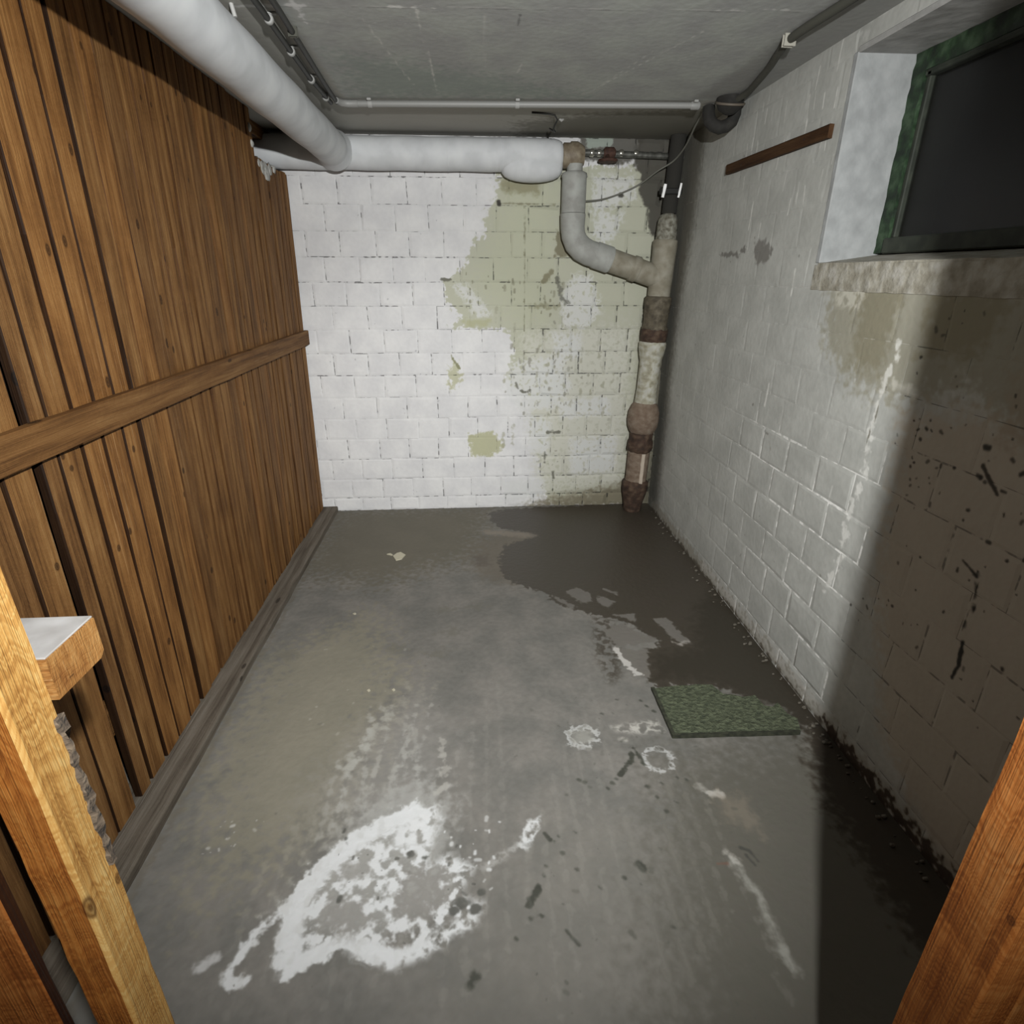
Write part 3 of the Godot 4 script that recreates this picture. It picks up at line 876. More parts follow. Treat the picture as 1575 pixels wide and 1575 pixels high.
	c.specks(40, Vector2(0.4, 0.05), Vector2(0.95, 1.2), 0.003, 0.009, Color(0.48, 0.47, 0.42), 0.5, 33)
	c.specks(26, Vector2(-0.9, 0.05), Vector2(-0.1, 1.9), 0.002, 0.006, Color(0.56, 0.56, 0.58), 0.5, 34)
	# damp foot of the wall on the right
	c.blot([Vector2(0.30, -0.02), Vector2(0.45, 0.05), Vector2(0.75, 0.10), Vector2(1.25, 0.22), Vector2(1.25, -0.02)], Color(0.48, 0.45, 0.37), 0.8, 0.05, 0.05)
	# dark corner round the pipes
	var corner_dark := Color(0.31, 0.30, 0.27)
	c.blot([Vector2(0.93, 2.2), Vector2(1.3, 2.2), Vector2(1.3, 1.1), Vector2(1.16, 1.2), Vector2(1.12, 1.6), Vector2(1.03, 1.68), Vector2(1.01, 1.80), Vector2(0.95, 1.86), Vector2(0.96, 1.96), Vector2(0.92, 2.0)], corner_dark, 0.93, 0.012, 0.016)
	c.blot([Vector2(0.60, 2.2), Vector2(0.95, 2.2), Vector2(0.95, 2.04), Vector2(0.80, 2.0), Vector2(0.62, 2.04)], corner_dark, 0.8, 0.012, 0.02)
	c.blot([Vector2(0.64, 2.14), Vector2(0.79, 2.14), Vector2(0.79, 2.09), Vector2(0.65, 2.085)], Color(0.66, 0.70, 0.66), 0.9, 0.006, 0.012)
	c.stroke([Vector2(0.85, 1.86), Vector2(0.855, 1.86)], 0.024, Color(0.25, 0.24, 0.22), 0.9, 0.006, 0.004)
	c.stroke([Vector2(0.60, 1.97), Vector2(0.61, 1.6)], 0.06, Color(0.42, 0.41, 0.35), 0.5, 0.02, 0.02)
	c.blot([Vector2(1.05, 1.2), Vector2(1.3, 1.3), Vector2(1.3, 0.0), Vector2(1.02, 0.0)], Color(0.42, 0.40, 0.34), 0.75, 0.04, 0.03)
	if mortar:
		for i in c.w * c.h:
			var k := 0.95 - 0.38 * smoothstep(0.48, 0.68, c.S[i] / 255.0)
			c.R[i] *= k
			c.G[i] *= k
			c.B[i] *= k
	return c

func build_back_wall() -> void:
	var w := thing("wall_back", "white painted brick wall at the back, peeling to green on the right", "wall", "structure")
	var face := paint_back(false)
	var bed := paint_back(true)
	var fm := canvas_mat(face, 0.12, false)
	var bm := canvas_mat(bed, 0.2, false)
	var at := func(a: float, b: float, n: float) -> Vector3: return Vector3(a, b, -(BACK - n))
	put("mortar_bed", sheet(-1.95, 1.3, -0.12, CEIL + 0.1, 0.0, 0.2, at, bed), bm, w)
	var g := RandomNumberGenerator.new()
	g.seed = 8
	var y0 := 0.087 - COURSE
	var row := 0
	while y0 < CEIL - 0.01:
		var b0 := maxf(y0 + g.randf_range(-0.003, 0.003), 0.0)
		var b1 := minf(y0 + COURSE + g.randf_range(-0.003, 0.003), CEIL)
		# stretchers about 19 cm on the left, shorter bricks towards the right corner
		var x := -1.1 + (0.0 if row % 2 == 0 else -0.095) + g.randf_range(-0.012, 0.012)
		while x < RIGHT - 0.02:
			var ln := lerpf(0.193, 0.165, smoothstep(-0.1, 0.6, x)) + g.randf_range(-0.012, 0.012)
			var x1 := minf(x + ln, RIGHT)
			if x1 > -1.02 and x1 - maxf(x, -1.02) > 0.03:
				var loose := smoothstep(0.0, 0.5, x)
				var ga := lerpf(0.0014, 0.0042, g.randf() * g.randf()) + 0.0026 * loose * g.randf()
				var gb := lerpf(0.0010, 0.0036, g.randf() * g.randf()) + 0.0026 * loose * g.randf()
				var n := g.randf_range(0.0012, 0.0034) + 0.0060 * loose * g.randf_range(0.3, 1.0)
				put("brick", brick_shape(maxf(x, -1.02) + ga, x1 - ga, b0 + gb, b1 - gb, n, 0.0, at, face, g), fm, w)
			x = x1
		row += 1
		y0 += COURSE


# ---------------------------------------------------------------- right wall and window
func paint_right(mortar: bool) -> Canvas:
	var c := Canvas.new(0.3, 3.62, -0.02, 2.15, 330.0, 29)
	c.base(Color(0.69, 0.695, 0.675), Color(0.74, 0.745, 0.725), 0.025, 0.75)
	# bare, dirty plaster below the window, warmer tint before it
	c.blot([Vector2(0.2, 1.46), Vector2(1.95, 1.46), Vector2(1.93, 1.25), Vector2(1.75, 1.14), Vector2(1.55, 1.12), Vector2(1.3, 1.20), Vector2(1.1, 1.1), Vector2(0.2, 1.05)], Color(0.585, 0.57, 0.50), 0.75, 0.04, 0.07)
	c.blot([Vector2(0.2, 1.1), Vector2(1.25, 1.15), Vector2(1.48, 1.1), Vector2(1.42, 0.6), Vector2(1.25, 0.2), Vector2(0.9, 0.0), Vector2(0.2, 0.0)], Color(0.71, 0.66, 0.59), 0.7, 0.05, 0.06)
	c.blot([Vector2(1.60, 1.44), Vector2(1.80, 1.44), Vector2(1.75, 1.18), Vector2(1.62, 1.2)], Color(0.50, 0.475, 0.38), 0.55, 0.03, 0.05)
	c.blot([Vector2(1.25, 1.42), Vector2(1.5, 1.42), Vector2(1.48, 1.25), Vector2(1.3, 1.28)], Color(0.52, 0.49, 0.39), 0.55, 0.03, 0.05)
	c.blot([Vector2(0.95, 1.42), Vector2(1.2, 1.42), Vector2(1.18, 1.1), Vector2(0.98, 1.12)], Color(0.62, 0.57, 0.50), 0.6, 0.03, 0.05)
	c.blot([Vector2(1.75, 1.42), Vector2(1.94, 1.44), Vector2(1.90, 1.36), Vector2(1.78, 1.35)], Color(0.82, 0.81, 0.76), 0.7, 0.01, 0.03, -1.0, 0.4)
	# crusty white edge where the paint stops
	c.stroke([Vector2(1.57, 1.27), Vector2(1.59, 1.15), Vector2(1.60, 1.0), Vector2(1.58, 0.9), Vector2(1.61, 0.75), Vector2(1.59, 0.62), Vector2(1.63, 0.47)], 0.018, Color(0.92, 0.92, 0.90), 0.75, 0.008, 0.03)
	c.stroke([Vector2(1.56, 1.17), Vector2(1.46, 1.16)], 0.016, Color(0.88, 0.87, 0.83), 0.6, 0.01, 0.02)
	c.stroke([Vector2(1.58, 1.155), Vector2(1.605, 0.98)], 0.006, Color(0.40, 0.39, 0.34), 0.8, 0.003, 0.006)
	# white runs and scuffs
	var run := Color(0.90, 0.90, 0.88)
	c.specks(34, Vector2(2.05, 1.55), Vector2(2.75, 2.08), 0.0026, 0.0055, run, 0.95, 41, 20.0)
	c.specks(60, Vector2(1.65, 0.2), Vector2(3.4, 1.6), 0.0018, 0.0040, run, 0.55, 42, 14.0)
	c.stroke([Vector2(2.24, 1.05), Vector2(2.245, 0.96)], 0.010, run, 0.9, 0.004, 0.006)
	c.stroke([Vector2(2.19, 1.47), Vector2(2.19, 1.38)], 0.007, run, 0.8, 0.003, 0.006)
	# dark dots and marks
	c.specks(34, Vector2(1.65, 0.2), Vector2(3.3, 2.0), 0.003, 0.008, Color(0.38, 0.37, 0.34), 0.6, 43)
	c.specks(95, Vector2(0.75, 0.45), Vector2(1.5, 1.38), 0.0022, 0.006, Color(0.15, 0.14, 0.12), 0.9, 44)
	c.specks(40, Vector2(0.95, 0.85), Vector2(1.45, 1.12), 0.003, 0.008, Color(0.13, 0.12, 0.10), 0.9, 45)
	c.stroke([Vector2(1.12, 0.80), Vector2(1.105, 0.72), Vector2(1.11, 0.65)], 0.009, Color(0.13, 0.12, 0.10), 0.95, 0.003, 0.005)
	c.stroke([Vector2(1.10, 0.62), Vector2(1.09, 0.56), Vector2(1.095, 0.52)], 0.010, Color(0.13, 0.12, 0.10), 0.95, 0.003, 0.005)
	c.stroke([Vector2(1.17, 0.81), Vector2(1.12, 0.79)], 0.006, Color(0.16, 0.15, 0.13), 0.9, 0.003, 0.005)
	c.stroke([Vector2(1.20, 1.04), Vector2(1.14, 0.99)], 0.007, Color(0.2, 0.18, 0.15), 0.9, 0.003, 0.005)
	c.stroke([Vector2(2.9, 1.54), Vector2(2.7, 1.535), Vector2(2.62, 1.56)], 0.014, Color(0.46, 0.45, 0.43), 0.8, 0.006, 0.02)
	c.blot([Vector2(2.55, 1.57), Vector2(2.47, 1.58), Vector2(2.40, 1.545), Vector2(2.36, 1.56), Vector2(2.42, 1.50), Vector2(2.52, 1.49)], Color(0.45, 0.44, 0.42), 0.75, 0.01, 0.02)
	# darker by the back corner, crumbling at the foot
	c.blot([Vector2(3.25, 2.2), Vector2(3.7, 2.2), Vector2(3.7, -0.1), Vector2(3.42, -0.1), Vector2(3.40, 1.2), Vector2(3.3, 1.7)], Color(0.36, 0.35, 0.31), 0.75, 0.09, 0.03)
	c.stroke([Vector2(0.3, 0.03), Vector2(3.5, 0.03)], 0.07, Color(0.60, 0.585, 0.54), 0.8, 0.02, 0.04)
	c.stroke([Vector2(1.5, 0.05), Vector2(2.6, 0.05)], 0.05, Color(0.84, 0.83, 0.81), 0.6, 0.02, 0.05, -1.0, 0.42)
	c.stroke([Vector2(0.3, 0.0), Vector2(3.5, 0.0)], 0.03, Color(0.34, 0.31, 0.26), 0.85, 0.01, 0.03)
	c.stroke([Vector2(0.3, 0.02), Vector2(1.45, 0.02)], 0.05, Color(0.20, 0.15, 0.11), 0.85, 0.012, 0.05)
	if mortar:
		for i in c.w * c.h:
			var s := c.S[i] / 255.0
			var k := smoothstep(0.40, 0.60, s)
			var x := 0.3 + (i % c.w) / c.ppm
			if x > 1.5:
				# lime has bloomed in the joints low down near the doorway
				var y := 2.15 - (i / c.w) / c.ppm
				k = (0.35 + 0.65 * k) * (1.0 - smoothstep(2.1, 2.7, x)) * (1.0 - smoothstep(0.75, 1.1, y)) + 0.25 * k * k
				c.R[i] = lerpf(c.R[i] * 0.97, 0.92, k)
				c.G[i] = lerpf(c.G[i] * 0.97, 0.92, k)
				c.B[i] = lerpf(c.B[i] * 0.97, 0.905, k)
			else:
				var m := 1.0 - 0.30 * k
				c.R[i] *= m
				c.G[i] *= m
				c.B[i] *= m
	return c

const WIN0 := 0.95
const WIN1 := 2.045
const SILL := 1.486
const HEAD := 2.07

func build_right_wall(rng: RandomNumberGenerator) -> void:
	var w := thing("wall_right", "grey white painted brick wall on the right, pierced by the window recess", "wall", "structure")
	var face := paint_right(false)
	var bed := paint_right(true)
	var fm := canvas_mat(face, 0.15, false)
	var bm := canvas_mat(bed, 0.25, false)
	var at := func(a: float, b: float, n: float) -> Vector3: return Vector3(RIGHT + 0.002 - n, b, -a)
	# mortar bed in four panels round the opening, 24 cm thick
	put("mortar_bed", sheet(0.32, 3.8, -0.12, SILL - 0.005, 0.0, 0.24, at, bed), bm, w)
	put("mortar_bed", sheet(0.32, 3.8, HEAD, CEIL + 0.1, 0.0, 0.24, at, bed), bm, w)
	put("mortar_bed", sheet(WIN1, 3.8, SILL - 0.005, HEAD, 0.0, 0.24, at, bed), bm, w)
	put("mortar_bed", sheet(0.32, WIN0, SILL - 0.005, HEAD, 0.0, 0.24, at, bed), bm, w)
	var g := RandomNumberGenerator.new()
	g.seed = 15
	var y0 := 0.087 - COURSE
	var row := 0
	while y0 < CEIL - 0.01:
		var b0 := maxf(y0, 0.0)
		var b1 := minf(y0 + COURSE, CEIL)
		var x := 0.44 + (0.0 if row % 2 == 0 else -0.097)
		while x < BACK - 0.02:
			var ln := 0.195 + g.randf_range(-0.008, 0.008)
			var pieces := [[x, minf(x + ln, BACK - 0.005), b0, b1]]
			x += ln
			var p = pieces[0]
			if p[3] > 1.41 and p[2] < HEAD:
				# courses cut by the opening and its rendered sill band
				if p[0] < WIN1 + 0.012 and p[1] > WIN0 - 0.012:
					if p[0] >= WIN1 - 0.15:
						p[0] = WIN1 + 0.012
					elif p[2] > HEAD - 0.03:
						pass
					elif p[3] > HEAD + 0.03:
						p[2] = HEAD + 0.012
					elif p[1] <= WIN0 + 0.15:
						p[1] = WIN0 - 0.012
					else:
						continue
			if p[1] - p[0] < 0.025 or p[3] - p[2] < 0.025:
				continue
			# thick paint has levelled most of the wall; joints open up low down near the doorway
			var open := (1.0 - smoothstep(2.0, 2.7, p[0])) * (1.0 - smoothstep(0.7, 1.2, p[2])) * (0.35 + 0.65 * smoothstep(1.3, 1.5, p[0]))
			var ga := lerpf(0.0005, 0.0016, g.randf()) + 0.0016 * open
			var gb := lerpf(0.0004, 0.0014, g.randf()) + 0.0016 * open
			var n := g.randf_range(0.0003, 0.0010) + 0.0014 * open * g.randf()
			put("brick", brick_shape(p[0] + ga, p[1] - ga, p[2] + gb, p[3] - gb, n, 0.0, at, face, g), fm, w)
		row += 1
		y0 += COURSE
	# rendered sill band, uneven
	var render_m := mottled([Color(0.56, 0.54, 0.485), Color(0.64, 0.625, 0.575), Color(0.70, 0.69, 0.655)], 3.2, 0.9, 61, 0.4)
	var sill := Shape.new()
	sill.timber([Vector2(-0.010, 0.010), Vector2(0.001, 0.006), Vector2(0.0015, -0.06), Vector2(0.0, -0.072), Vector2(-0.010, -0.075)], V(RIGHT, SILL - 0.012, WIN0 - 0.05), V(RIGHT, SILL - 0.012, WIN1 + 0.02), Vector3.LEFT, 30, 0.0012, Vector2.ZERO, 4)
	put("sill_render", sill, render_m, w)
	# recess: white jamb, soffit and sloping sill
	var white := mottled([Color(0.57, 0.58, 0.58), Color(0.64, 0.65, 0.65)], 2.0, 0.8, 62, 0.25)
	put("jamb", Shape.new().box(V(RIGHT - 0.001, SILL, WIN1 + 0.02), V(1.42, HEAD, WIN1 - 0.004), 0.003), white, w)
	put("jamb", Shape.new().box(V(RIGHT - 0.001, SILL, WIN0 + 0.004), V(1.42, HEAD, WIN0 - 0.02), 0.003), white, w)
	put("soffit", Shape.new().box(V(RIGHT - 0.001, HEAD - 0.005, WIN1), V(1.42, HEAD + 0.012, WIN0), 0.003), mottled([Color(0.60, 0.60, 0.59), Color(0.68, 0.68, 0.67)], 2.0, 0.85, 63, 0.2), w)
	var ramp := Shape.new()
	ramp.timber([Vector2(0.0, 0.012), Vector2(0.235, 0.012), Vector2(0.235, -0.03), Vector2(0.0, 0.0)], V(RIGHT, SILL, WIN0), V(RIGHT, SILL, WIN1), Vector3.RIGHT, 12, 0.0015, Vector2.ZERO, 6)
	put("sill_slope", ramp, render_m, w)

	# window: flaking green wooden frame and dark dusty panes
	var win := thing("window_1", "dark cellar window with flaking green wooden frame in the right wall recess", "window", "structure")
	var green := mottled([Color(0.075, 0.135, 0.08), Color(0.13, 0.22, 0.125), Color(0.24, 0.32, 0.23)], 3.0, 0.6, 64, 0.3)
	var dull := mottled([Color(0.15, 0.17, 0.14), Color(0.22, 0.24, 0.20)], 3.0, 0.7, 65)
	var fx := 1.385
	var uvz := Vector2(0.1, 0.1)
	put("frame_stile", Shape.new().timber([Vector2(-0.022, -0.028), Vector2(0.022, -0.028), Vector2(0.022, 0.028), Vector2(-0.022, 0.028)], V(fx, SILL + 0.03, WIN1 - 0.028), V(fx, HEAD - 0.006, WIN1 - 0.028), Vector3.RIGHT, 26, 0.0025, uvz, 7), green, win)
	put("frame_stile", Shape.new().box(V(fx - 0.022, SILL + 0.03, WIN0 + 0.06), V(fx + 0.022, HEAD - 0.006, WIN0 + 0.004), 0.004), green, win)
	put("frame_rail", Shape.new().timber([Vector2(-0.022, -0.026), Vector2(0.022, -0.026), Vector2(0.022, 0.026), Vector2(-0.022, 0.026)], V(fx, HEAD - 0.032, WIN0 + 0.05), V(fx, HEAD - 0.032, WIN1 - 0.05), Vector3.RIGHT, 20, 0.002, uvz, 8), green, win)
	put("frame_rail", Shape.new().box(V(fx - 0.03, SILL + 0.028, WIN1 - 0.05), V(fx + 0.022, SILL + 0.075, WIN0 + 0.05), 0.004), dull, win)
	put("casement_edge", Shape.new().box(V(fx - 0.012, SILL + 0.075, WIN1 - 0.056), V(fx + 0.018, HEAD - 0.058, WIN1 - 0.074), 0.003), dull, win)
	put("casement_edge", Shape.new().box(V(fx - 0.012, HEAD - 0.058, WIN1 - 0.056), V(fx + 0.018, HEAD - 0.076, WIN0 + 0.056), 0.003), dull, win)
	put("mullion", Shape.new().box(V(fx - 0.014, SILL + 0.075, 1.50), V(fx + 0.016, HEAD - 0.058, 1.475), 0.003), dull, win)
	var glass := mat(Color(0.10, 0.10, 0.09, 0.55), 0.3)
	glass.transparency = BaseMaterial3D.TRANSPARENCY_ALPHA
	put("pane", Shape.new().box(V(fx + 0.002, SILL + 0.07, WIN1 - 0.07), V(fx + 0.006, HEAD - 0.07, 1.498), 0.0005), glass, win)
	put("pane", Shape.new().box(V(fx + 0.002, SILL + 0.07, 1.478), V(fx + 0.006, HEAD - 0.07, WIN0 + 0.055), 0.0005), glass, win)
	# the light well outside
	var well := thing("trim_1", "dark concrete light well behind the window panes", "light well", "structure")
	var soil := mottled([Color(0.10, 0.10, 0.09), Color(0.16, 0.155, 0.14)], 2.0, 0.95, 66)
	put("well_wall", Shape.new().box(V(1.75, 1.2, 2.4), V(1.85, 2.6, 0.6), 0.004), soil, well)
	put("well_wall", Shape.new().box(V(1.425, 1.2, 2.4), V(1.75, 2.6, 2.3), 0.004), soil, well)
	put("well_wall", Shape.new().box(V(1.425, 1.2, 0.7), V(1.75, 2.6, 0.6), 0.004), soil, well)
	put("well_floor", Shape.new().box(V(1.425, 1.2, 2.3), V(1.75, 1.3, 0.7), 0.004), soil, well)
	put("well_cover", Shape.new().box(V(1.425, 2.5, 2.3), V(1.75, 2.6, 0.7), 0.004), soil, well)


# ---------------------------------------------------------------- plank wall
func plank_x(y: float) -> float:
	return -0.995 + 0.02 * y

func build_plank_wall(ms: Array, grey: Material, g: RandomNumberGenerator) -> void:
	var w := thing("wall_left", "brown plank partition of upright boards with one long rail on the left", "wall", "structure")
	# joints (depth) between the boards, measured for the near ones
	var cuts := [0.46, 0.56, 0.65, 0.74, 0.83, 0.92, 1.01, 1.10, 1.19, 1.285, 1.368, 1.455, 1.545, 1.640, 1.724, 1.81, 1.90]
	var d := 1.90
	while d < 3.5:
		d += g.randf_range(0.072, 0.098) if d < 2.5 else g.randf_range(0.05, 0.085)
		cuts.append(minf(d, 3.585))
	if cuts[-1] < 3.56:
		cuts.append(3.585)
	for i in cuts.size() - 1:
		var gap := g.randf_range(0.0008, 0.003) if i > 14 else g.randf_range(0.0035, 0.006)
		var d0: float = cuts[i] + gap
		var d1: float = cuts[i + 1] - gap
		if i == 9:
			d0 += 0.022
		if d1 - d0 < 0.02:
			continue
		var proud := g.randf_range(-0.003, 0.003) if i < 16 else g.randf_range(-0.005, 0.004)
		var lean := g.randf_range(-0.005, 0.005)
		# the last boards are sawn off where the cross run passes through
		var top := CEIL - 0.003 if cuts[i] < 3.08 else 1.938 + g.randf_range(-0.006, 0.006)
		var half := (d1 - d0) * 0.5
		var mid := (d0 + d1) * 0.5
		var b := 0.003
		var edge := Color(0.10, 0.08, 0.06) if i < 15 else Color(0.38, 0.34, 0.30)  # dark of the gaps put into the edge colour, fainter on far boards
		var sec := [Vector2(half - b, 0.0), Vector2(half, -b), Vector2(half, -0.02), Vector2(-half, -0.02), Vector2(-half, -b), Vector2(-half + b, 0.0)]
		var s := Shape.new()
		# section x runs along the wall, section y out of it
		s.timber(sec, V(plank_x(0.03) + proud, 0.036, mid - lean), V(plank_x(top) + proud, top, mid + lean), Vector3(0, 0, 1), 14, 0.0009, Vector2(g.randf_range(0.0, 0.6), g.randf_range(0.0, 0.14)), 100 + i, Vector2(2.0, 0.4), 0.0, {0: edge, 1: edge, 3: edge, 4: edge})
		put("plank", s, ms[g.randi_range(0, 3)], w)
	# rail across the boards
	var r := Shape.new()
	var xr := plank_x(1.1) + 0.003
	r.timber([Vector2(0.0, 0.040), Vector2(0.022, 0.040), Vector2(0.025, 0.037), Vector2(0.025, -0.037), Vector2(0.022, -0.040), Vector2(0.0, -0.040)], V(xr, 1.108, 0.50), V(xr, 1.108, 3.575), Vector3.RIGHT, 30, 0.001, Vector2(0.3, 0.02), 55, Vector2(2.0, 0.25))
	tag(put("rail", r, ms[3], w), "horizontal batten nailed across the planks")
	# floor plate
	var p := Shape.new()
	p.timber([Vector2(-0.06, 0.018), Vector2(0.095, 0.018), Vector2(0.095, -0.012), Vector2(0.09, -0.017), Vector2(-0.06, -0.017)], V(-1.0, 0.0185, 0.46), V(-1.0, 0.0185, 3.59), Vector3.RIGHT, 34, 0.0014, Vector2(0.1, 0.0), 56, Vector2(2.0, 0.25))
	tag(put("bottom_plate", p, grey, w), "dusty grey timber plate along the floor")
	# head plate behind the pipe
	put("head_plate", Shape.new().box(V(-1.06, CEIL - 0.06, 3.59), V(-1.015, CEIL - 0.001, 0.46), 0.003, Transform3D(), Vector2(0.1, 0.0), Vector2(2.0, 0.25)), ms[3], w)
	# rails on the far side hold the boards too
	put("rail", Shape.new().box(V(-1.07, 0.25, 3.59), V(-1.026, 0.33, 0.46), 0.003, Transform3D(), Vector2(0.1, 0.0), Vector2(2.0, 0.25)), ms[3], w)
	# lime plaster smeared on the boards round the cut for the pipe
	var lime := mottled([Color(0.66, 0.66, 0.63), Color(0.82, 0.82, 0.81)], 6.0, 0.9, 71, 0.4)
	for q in [[3.13, 1.925, 0.022], [3.18, 1.915, 0.034], [3.24, 1.905, 0.040], [3.29, 1.918, 0.028], [3.36, 1.93, 0.018], [3.075, 1.99, 0.014], [3.07, 2.05, 0.016]]:
		var z := Shape.new()
		z.tube([V(plank_x(q[1]) - 0.01, q[1], q[0]), V(plank_x(q[1]) + 0.002, q[1], q[0]), V(plank_x(q[1]) + 0.0065, q[1], q[0])], [q[2], q[2], q[2] * 0.6], 12, true, 0.22, int(q[0] * 100))
		put("plaster_smear", z, lime, w)


# ---------------------------------------------------------------- door frame in front
func build_front(raw: Material, dull: Material, ms: Array, dusty: Material) -> void:
	var f := thing("partition_frame", "raw yellow timber door post with sawn cross rail at lower left", "door frame")
	var post := Shape.new()
	var aged := Color(0.70, 0.44, 0.26)  # the planed front has darkened
	post.timber([Vector2(0.020, 0.0235), Vector2(0.020, -0.0185), Vector2(0.0165, -0.022), Vector2(-0.018, -0.022), Vector2(-0.020, -0.02), Vector2(-0.020, 0.0235)], V(-0.396, 0.0, 0.4095), V(-0.396, CEIL - 0.002, 0.4095), Vector3.RIGHT, 70, 0.0005, Vector2(0.12, 0.05), 81, Vector2(3.0, 0.45), 0.07, {2: aged, 3: aged})
	put("post", post, raw, f)
	var bark := Shape.new()
	bark.timber([Vector2(-0.003, -0.006), Vector2(0.003, -0.004), Vector2(0.002, 0.003), Vector2(-0.004, 0.002)], V(-0.3765, 0.90, 0.4325), V(-0.3765, 1.085, 0.4325), Vector3.RIGHT, 22, 0.0022, Vector2.ZERO, 85)
	tag(put("bark_strip", bark, mottled([Color(0.22, 0.18, 0.14), Color(0.40, 0.35, 0.29)], 12.0, 0.95, 86, 0.5), f), "grey strip of bark left on the post's edge")
	var rail := Shape.new()
	rail.timber([Vector2(-0.034, 0.021), Vector2(0.034, 0.021), Vector2(0.034, -0.016), Vector2(0.028, -0.021), Vector2(-0.034, -0.021)], V(-0.93, 1.123, 0.467), V(-0.370, 1.123, 0.467), Vector3(0, 0, -1), 12, 0.0008, Vector2(0.3, 0.2), 82, Vector2(3.0, 0.45))
	tag(put("cross_rail", rail, dull_end(raw), f), "pale sawn end of the cross rail")
	tag(put("dust_layer", Shape.new().box(V(-0.93, 1.1438, 0.501), V(-0.3712, 1.1458, 0.434), 0.0008), dusty, f), "grey dust on top of the rail")
	var board := Shape.new()
	board.timber([Vector2(0.045, 0.006), Vector2(0.045, -0.005), Vector2(0.043, -0.006), Vector2(-0.045, -0.006), Vector2(-0.045, 0.006)], V(-0.497, 0.0, 0.395), V(-0.497, CEIL - 0.002, 0.395), Vector3.RIGHT, 30, 0.0006, Vector2(0.5, 0.08), 83, Vector2(2.0, 0.4), 0.0, {0: Color(0.1, 0.08, 0.06)})  # right edge coloured dark so the gap beside the post reads black
	put("board", board, dull, f)
	var x := -0.65
	while x > -1.9:
		put("board", Shape.new().box(V(x - 0.055, 0.0, 0.411), V(x + 0.05, 1.93 if absf(x + 0.667) < 0.14 else CEIL - 0.002, 0.389), 0.002, Transform3D(), Vector2(0.3 - x * 0.2, 0.05)), ms[int(-x * 10) % 4], f)
		x -= 0.107
	put("board", Shape.new().box(V(-0.597, 0.0, 0.411), V(-0.548, 1.93, 0.389), 0.002, Transform3D(), Vector2(0.3, 0.05)), ms[1], f)

	var r := thing("partition_frame", "dark stained timber door post at lower right edge", "door frame")
	var post2 := Shape.new()
	post2.timber([Vector2(0.022, 0.036), Vector2(0.022, -0.036), Vector2(-0.019, -0.036), Vector2(-0.022, -0.033), Vector2(-0.022, 0.036)], V(0.567, 0.0, 0.383), V(0.567, CEIL - 0.002, 0.383), Vector3.RIGHT, 40, 0.0010, Vector2(0.2, 0.1), 84)
	put("post", post2, dull, r)
	x = 0.598
	var k := 0
	while x < 1.17:
		var x1 := minf(x + 0.105, 1.178)
		put("board", Shape.new().box(V(x, 0.0, 0.372), V(x1 - 0.002, CEIL - 0.002, 0.350), 0.003, Transform3D(), Vector2(0.1 + x * 0.3, 0.05)), dull if k == 0 else ms[k % 4], r)
		x = x1
		k += 1
	put("cross_rail", Shape.new().box(V(0.59, 1.102, 0.42), V(1.178, 1.144, 0.374), 0.003, Transform3D(), Vector2(0.1, 0.05)), ms[1], r)

func dull_end(raw: StandardMaterial3D) -> Material:
	var m: StandardMaterial3D = raw.duplicate()
	m.albedo_color = Color(0.60, 0.56, 0.54)
	return m


# ---------------------------------------------------------------- what closes the space behind the camera
func build_corridor() -> void:
	var m := mottled([Color(0.26, 0.25, 0.24), Color(0.33, 0.32, 0.30)], 1.0, 0.9, 91)
	tag(put("wall_front", Shape.new().box(V(-1.95, 0.0, -1.7), V(1.5, CEIL, -1.6), 0.002), m), "plain plaster wall closing the corridor behind the camera", "wall", "structure")
	tag(put("wall_outer", Shape.new().box(V(-1.95, 0.0, 3.6), V(-1.9, CEIL, -1.6), 0.002), m), "plain plaster side wall of the neighbouring compartment", "wall", "structure")
	tag(put("wall_corridor", Shape.new().box(V(RIGHT, 0.0, 0.32), V(1.42, CEIL, -1.6), 0.002), m), "plain plaster right side wall of the corridor", "wall", "structure")


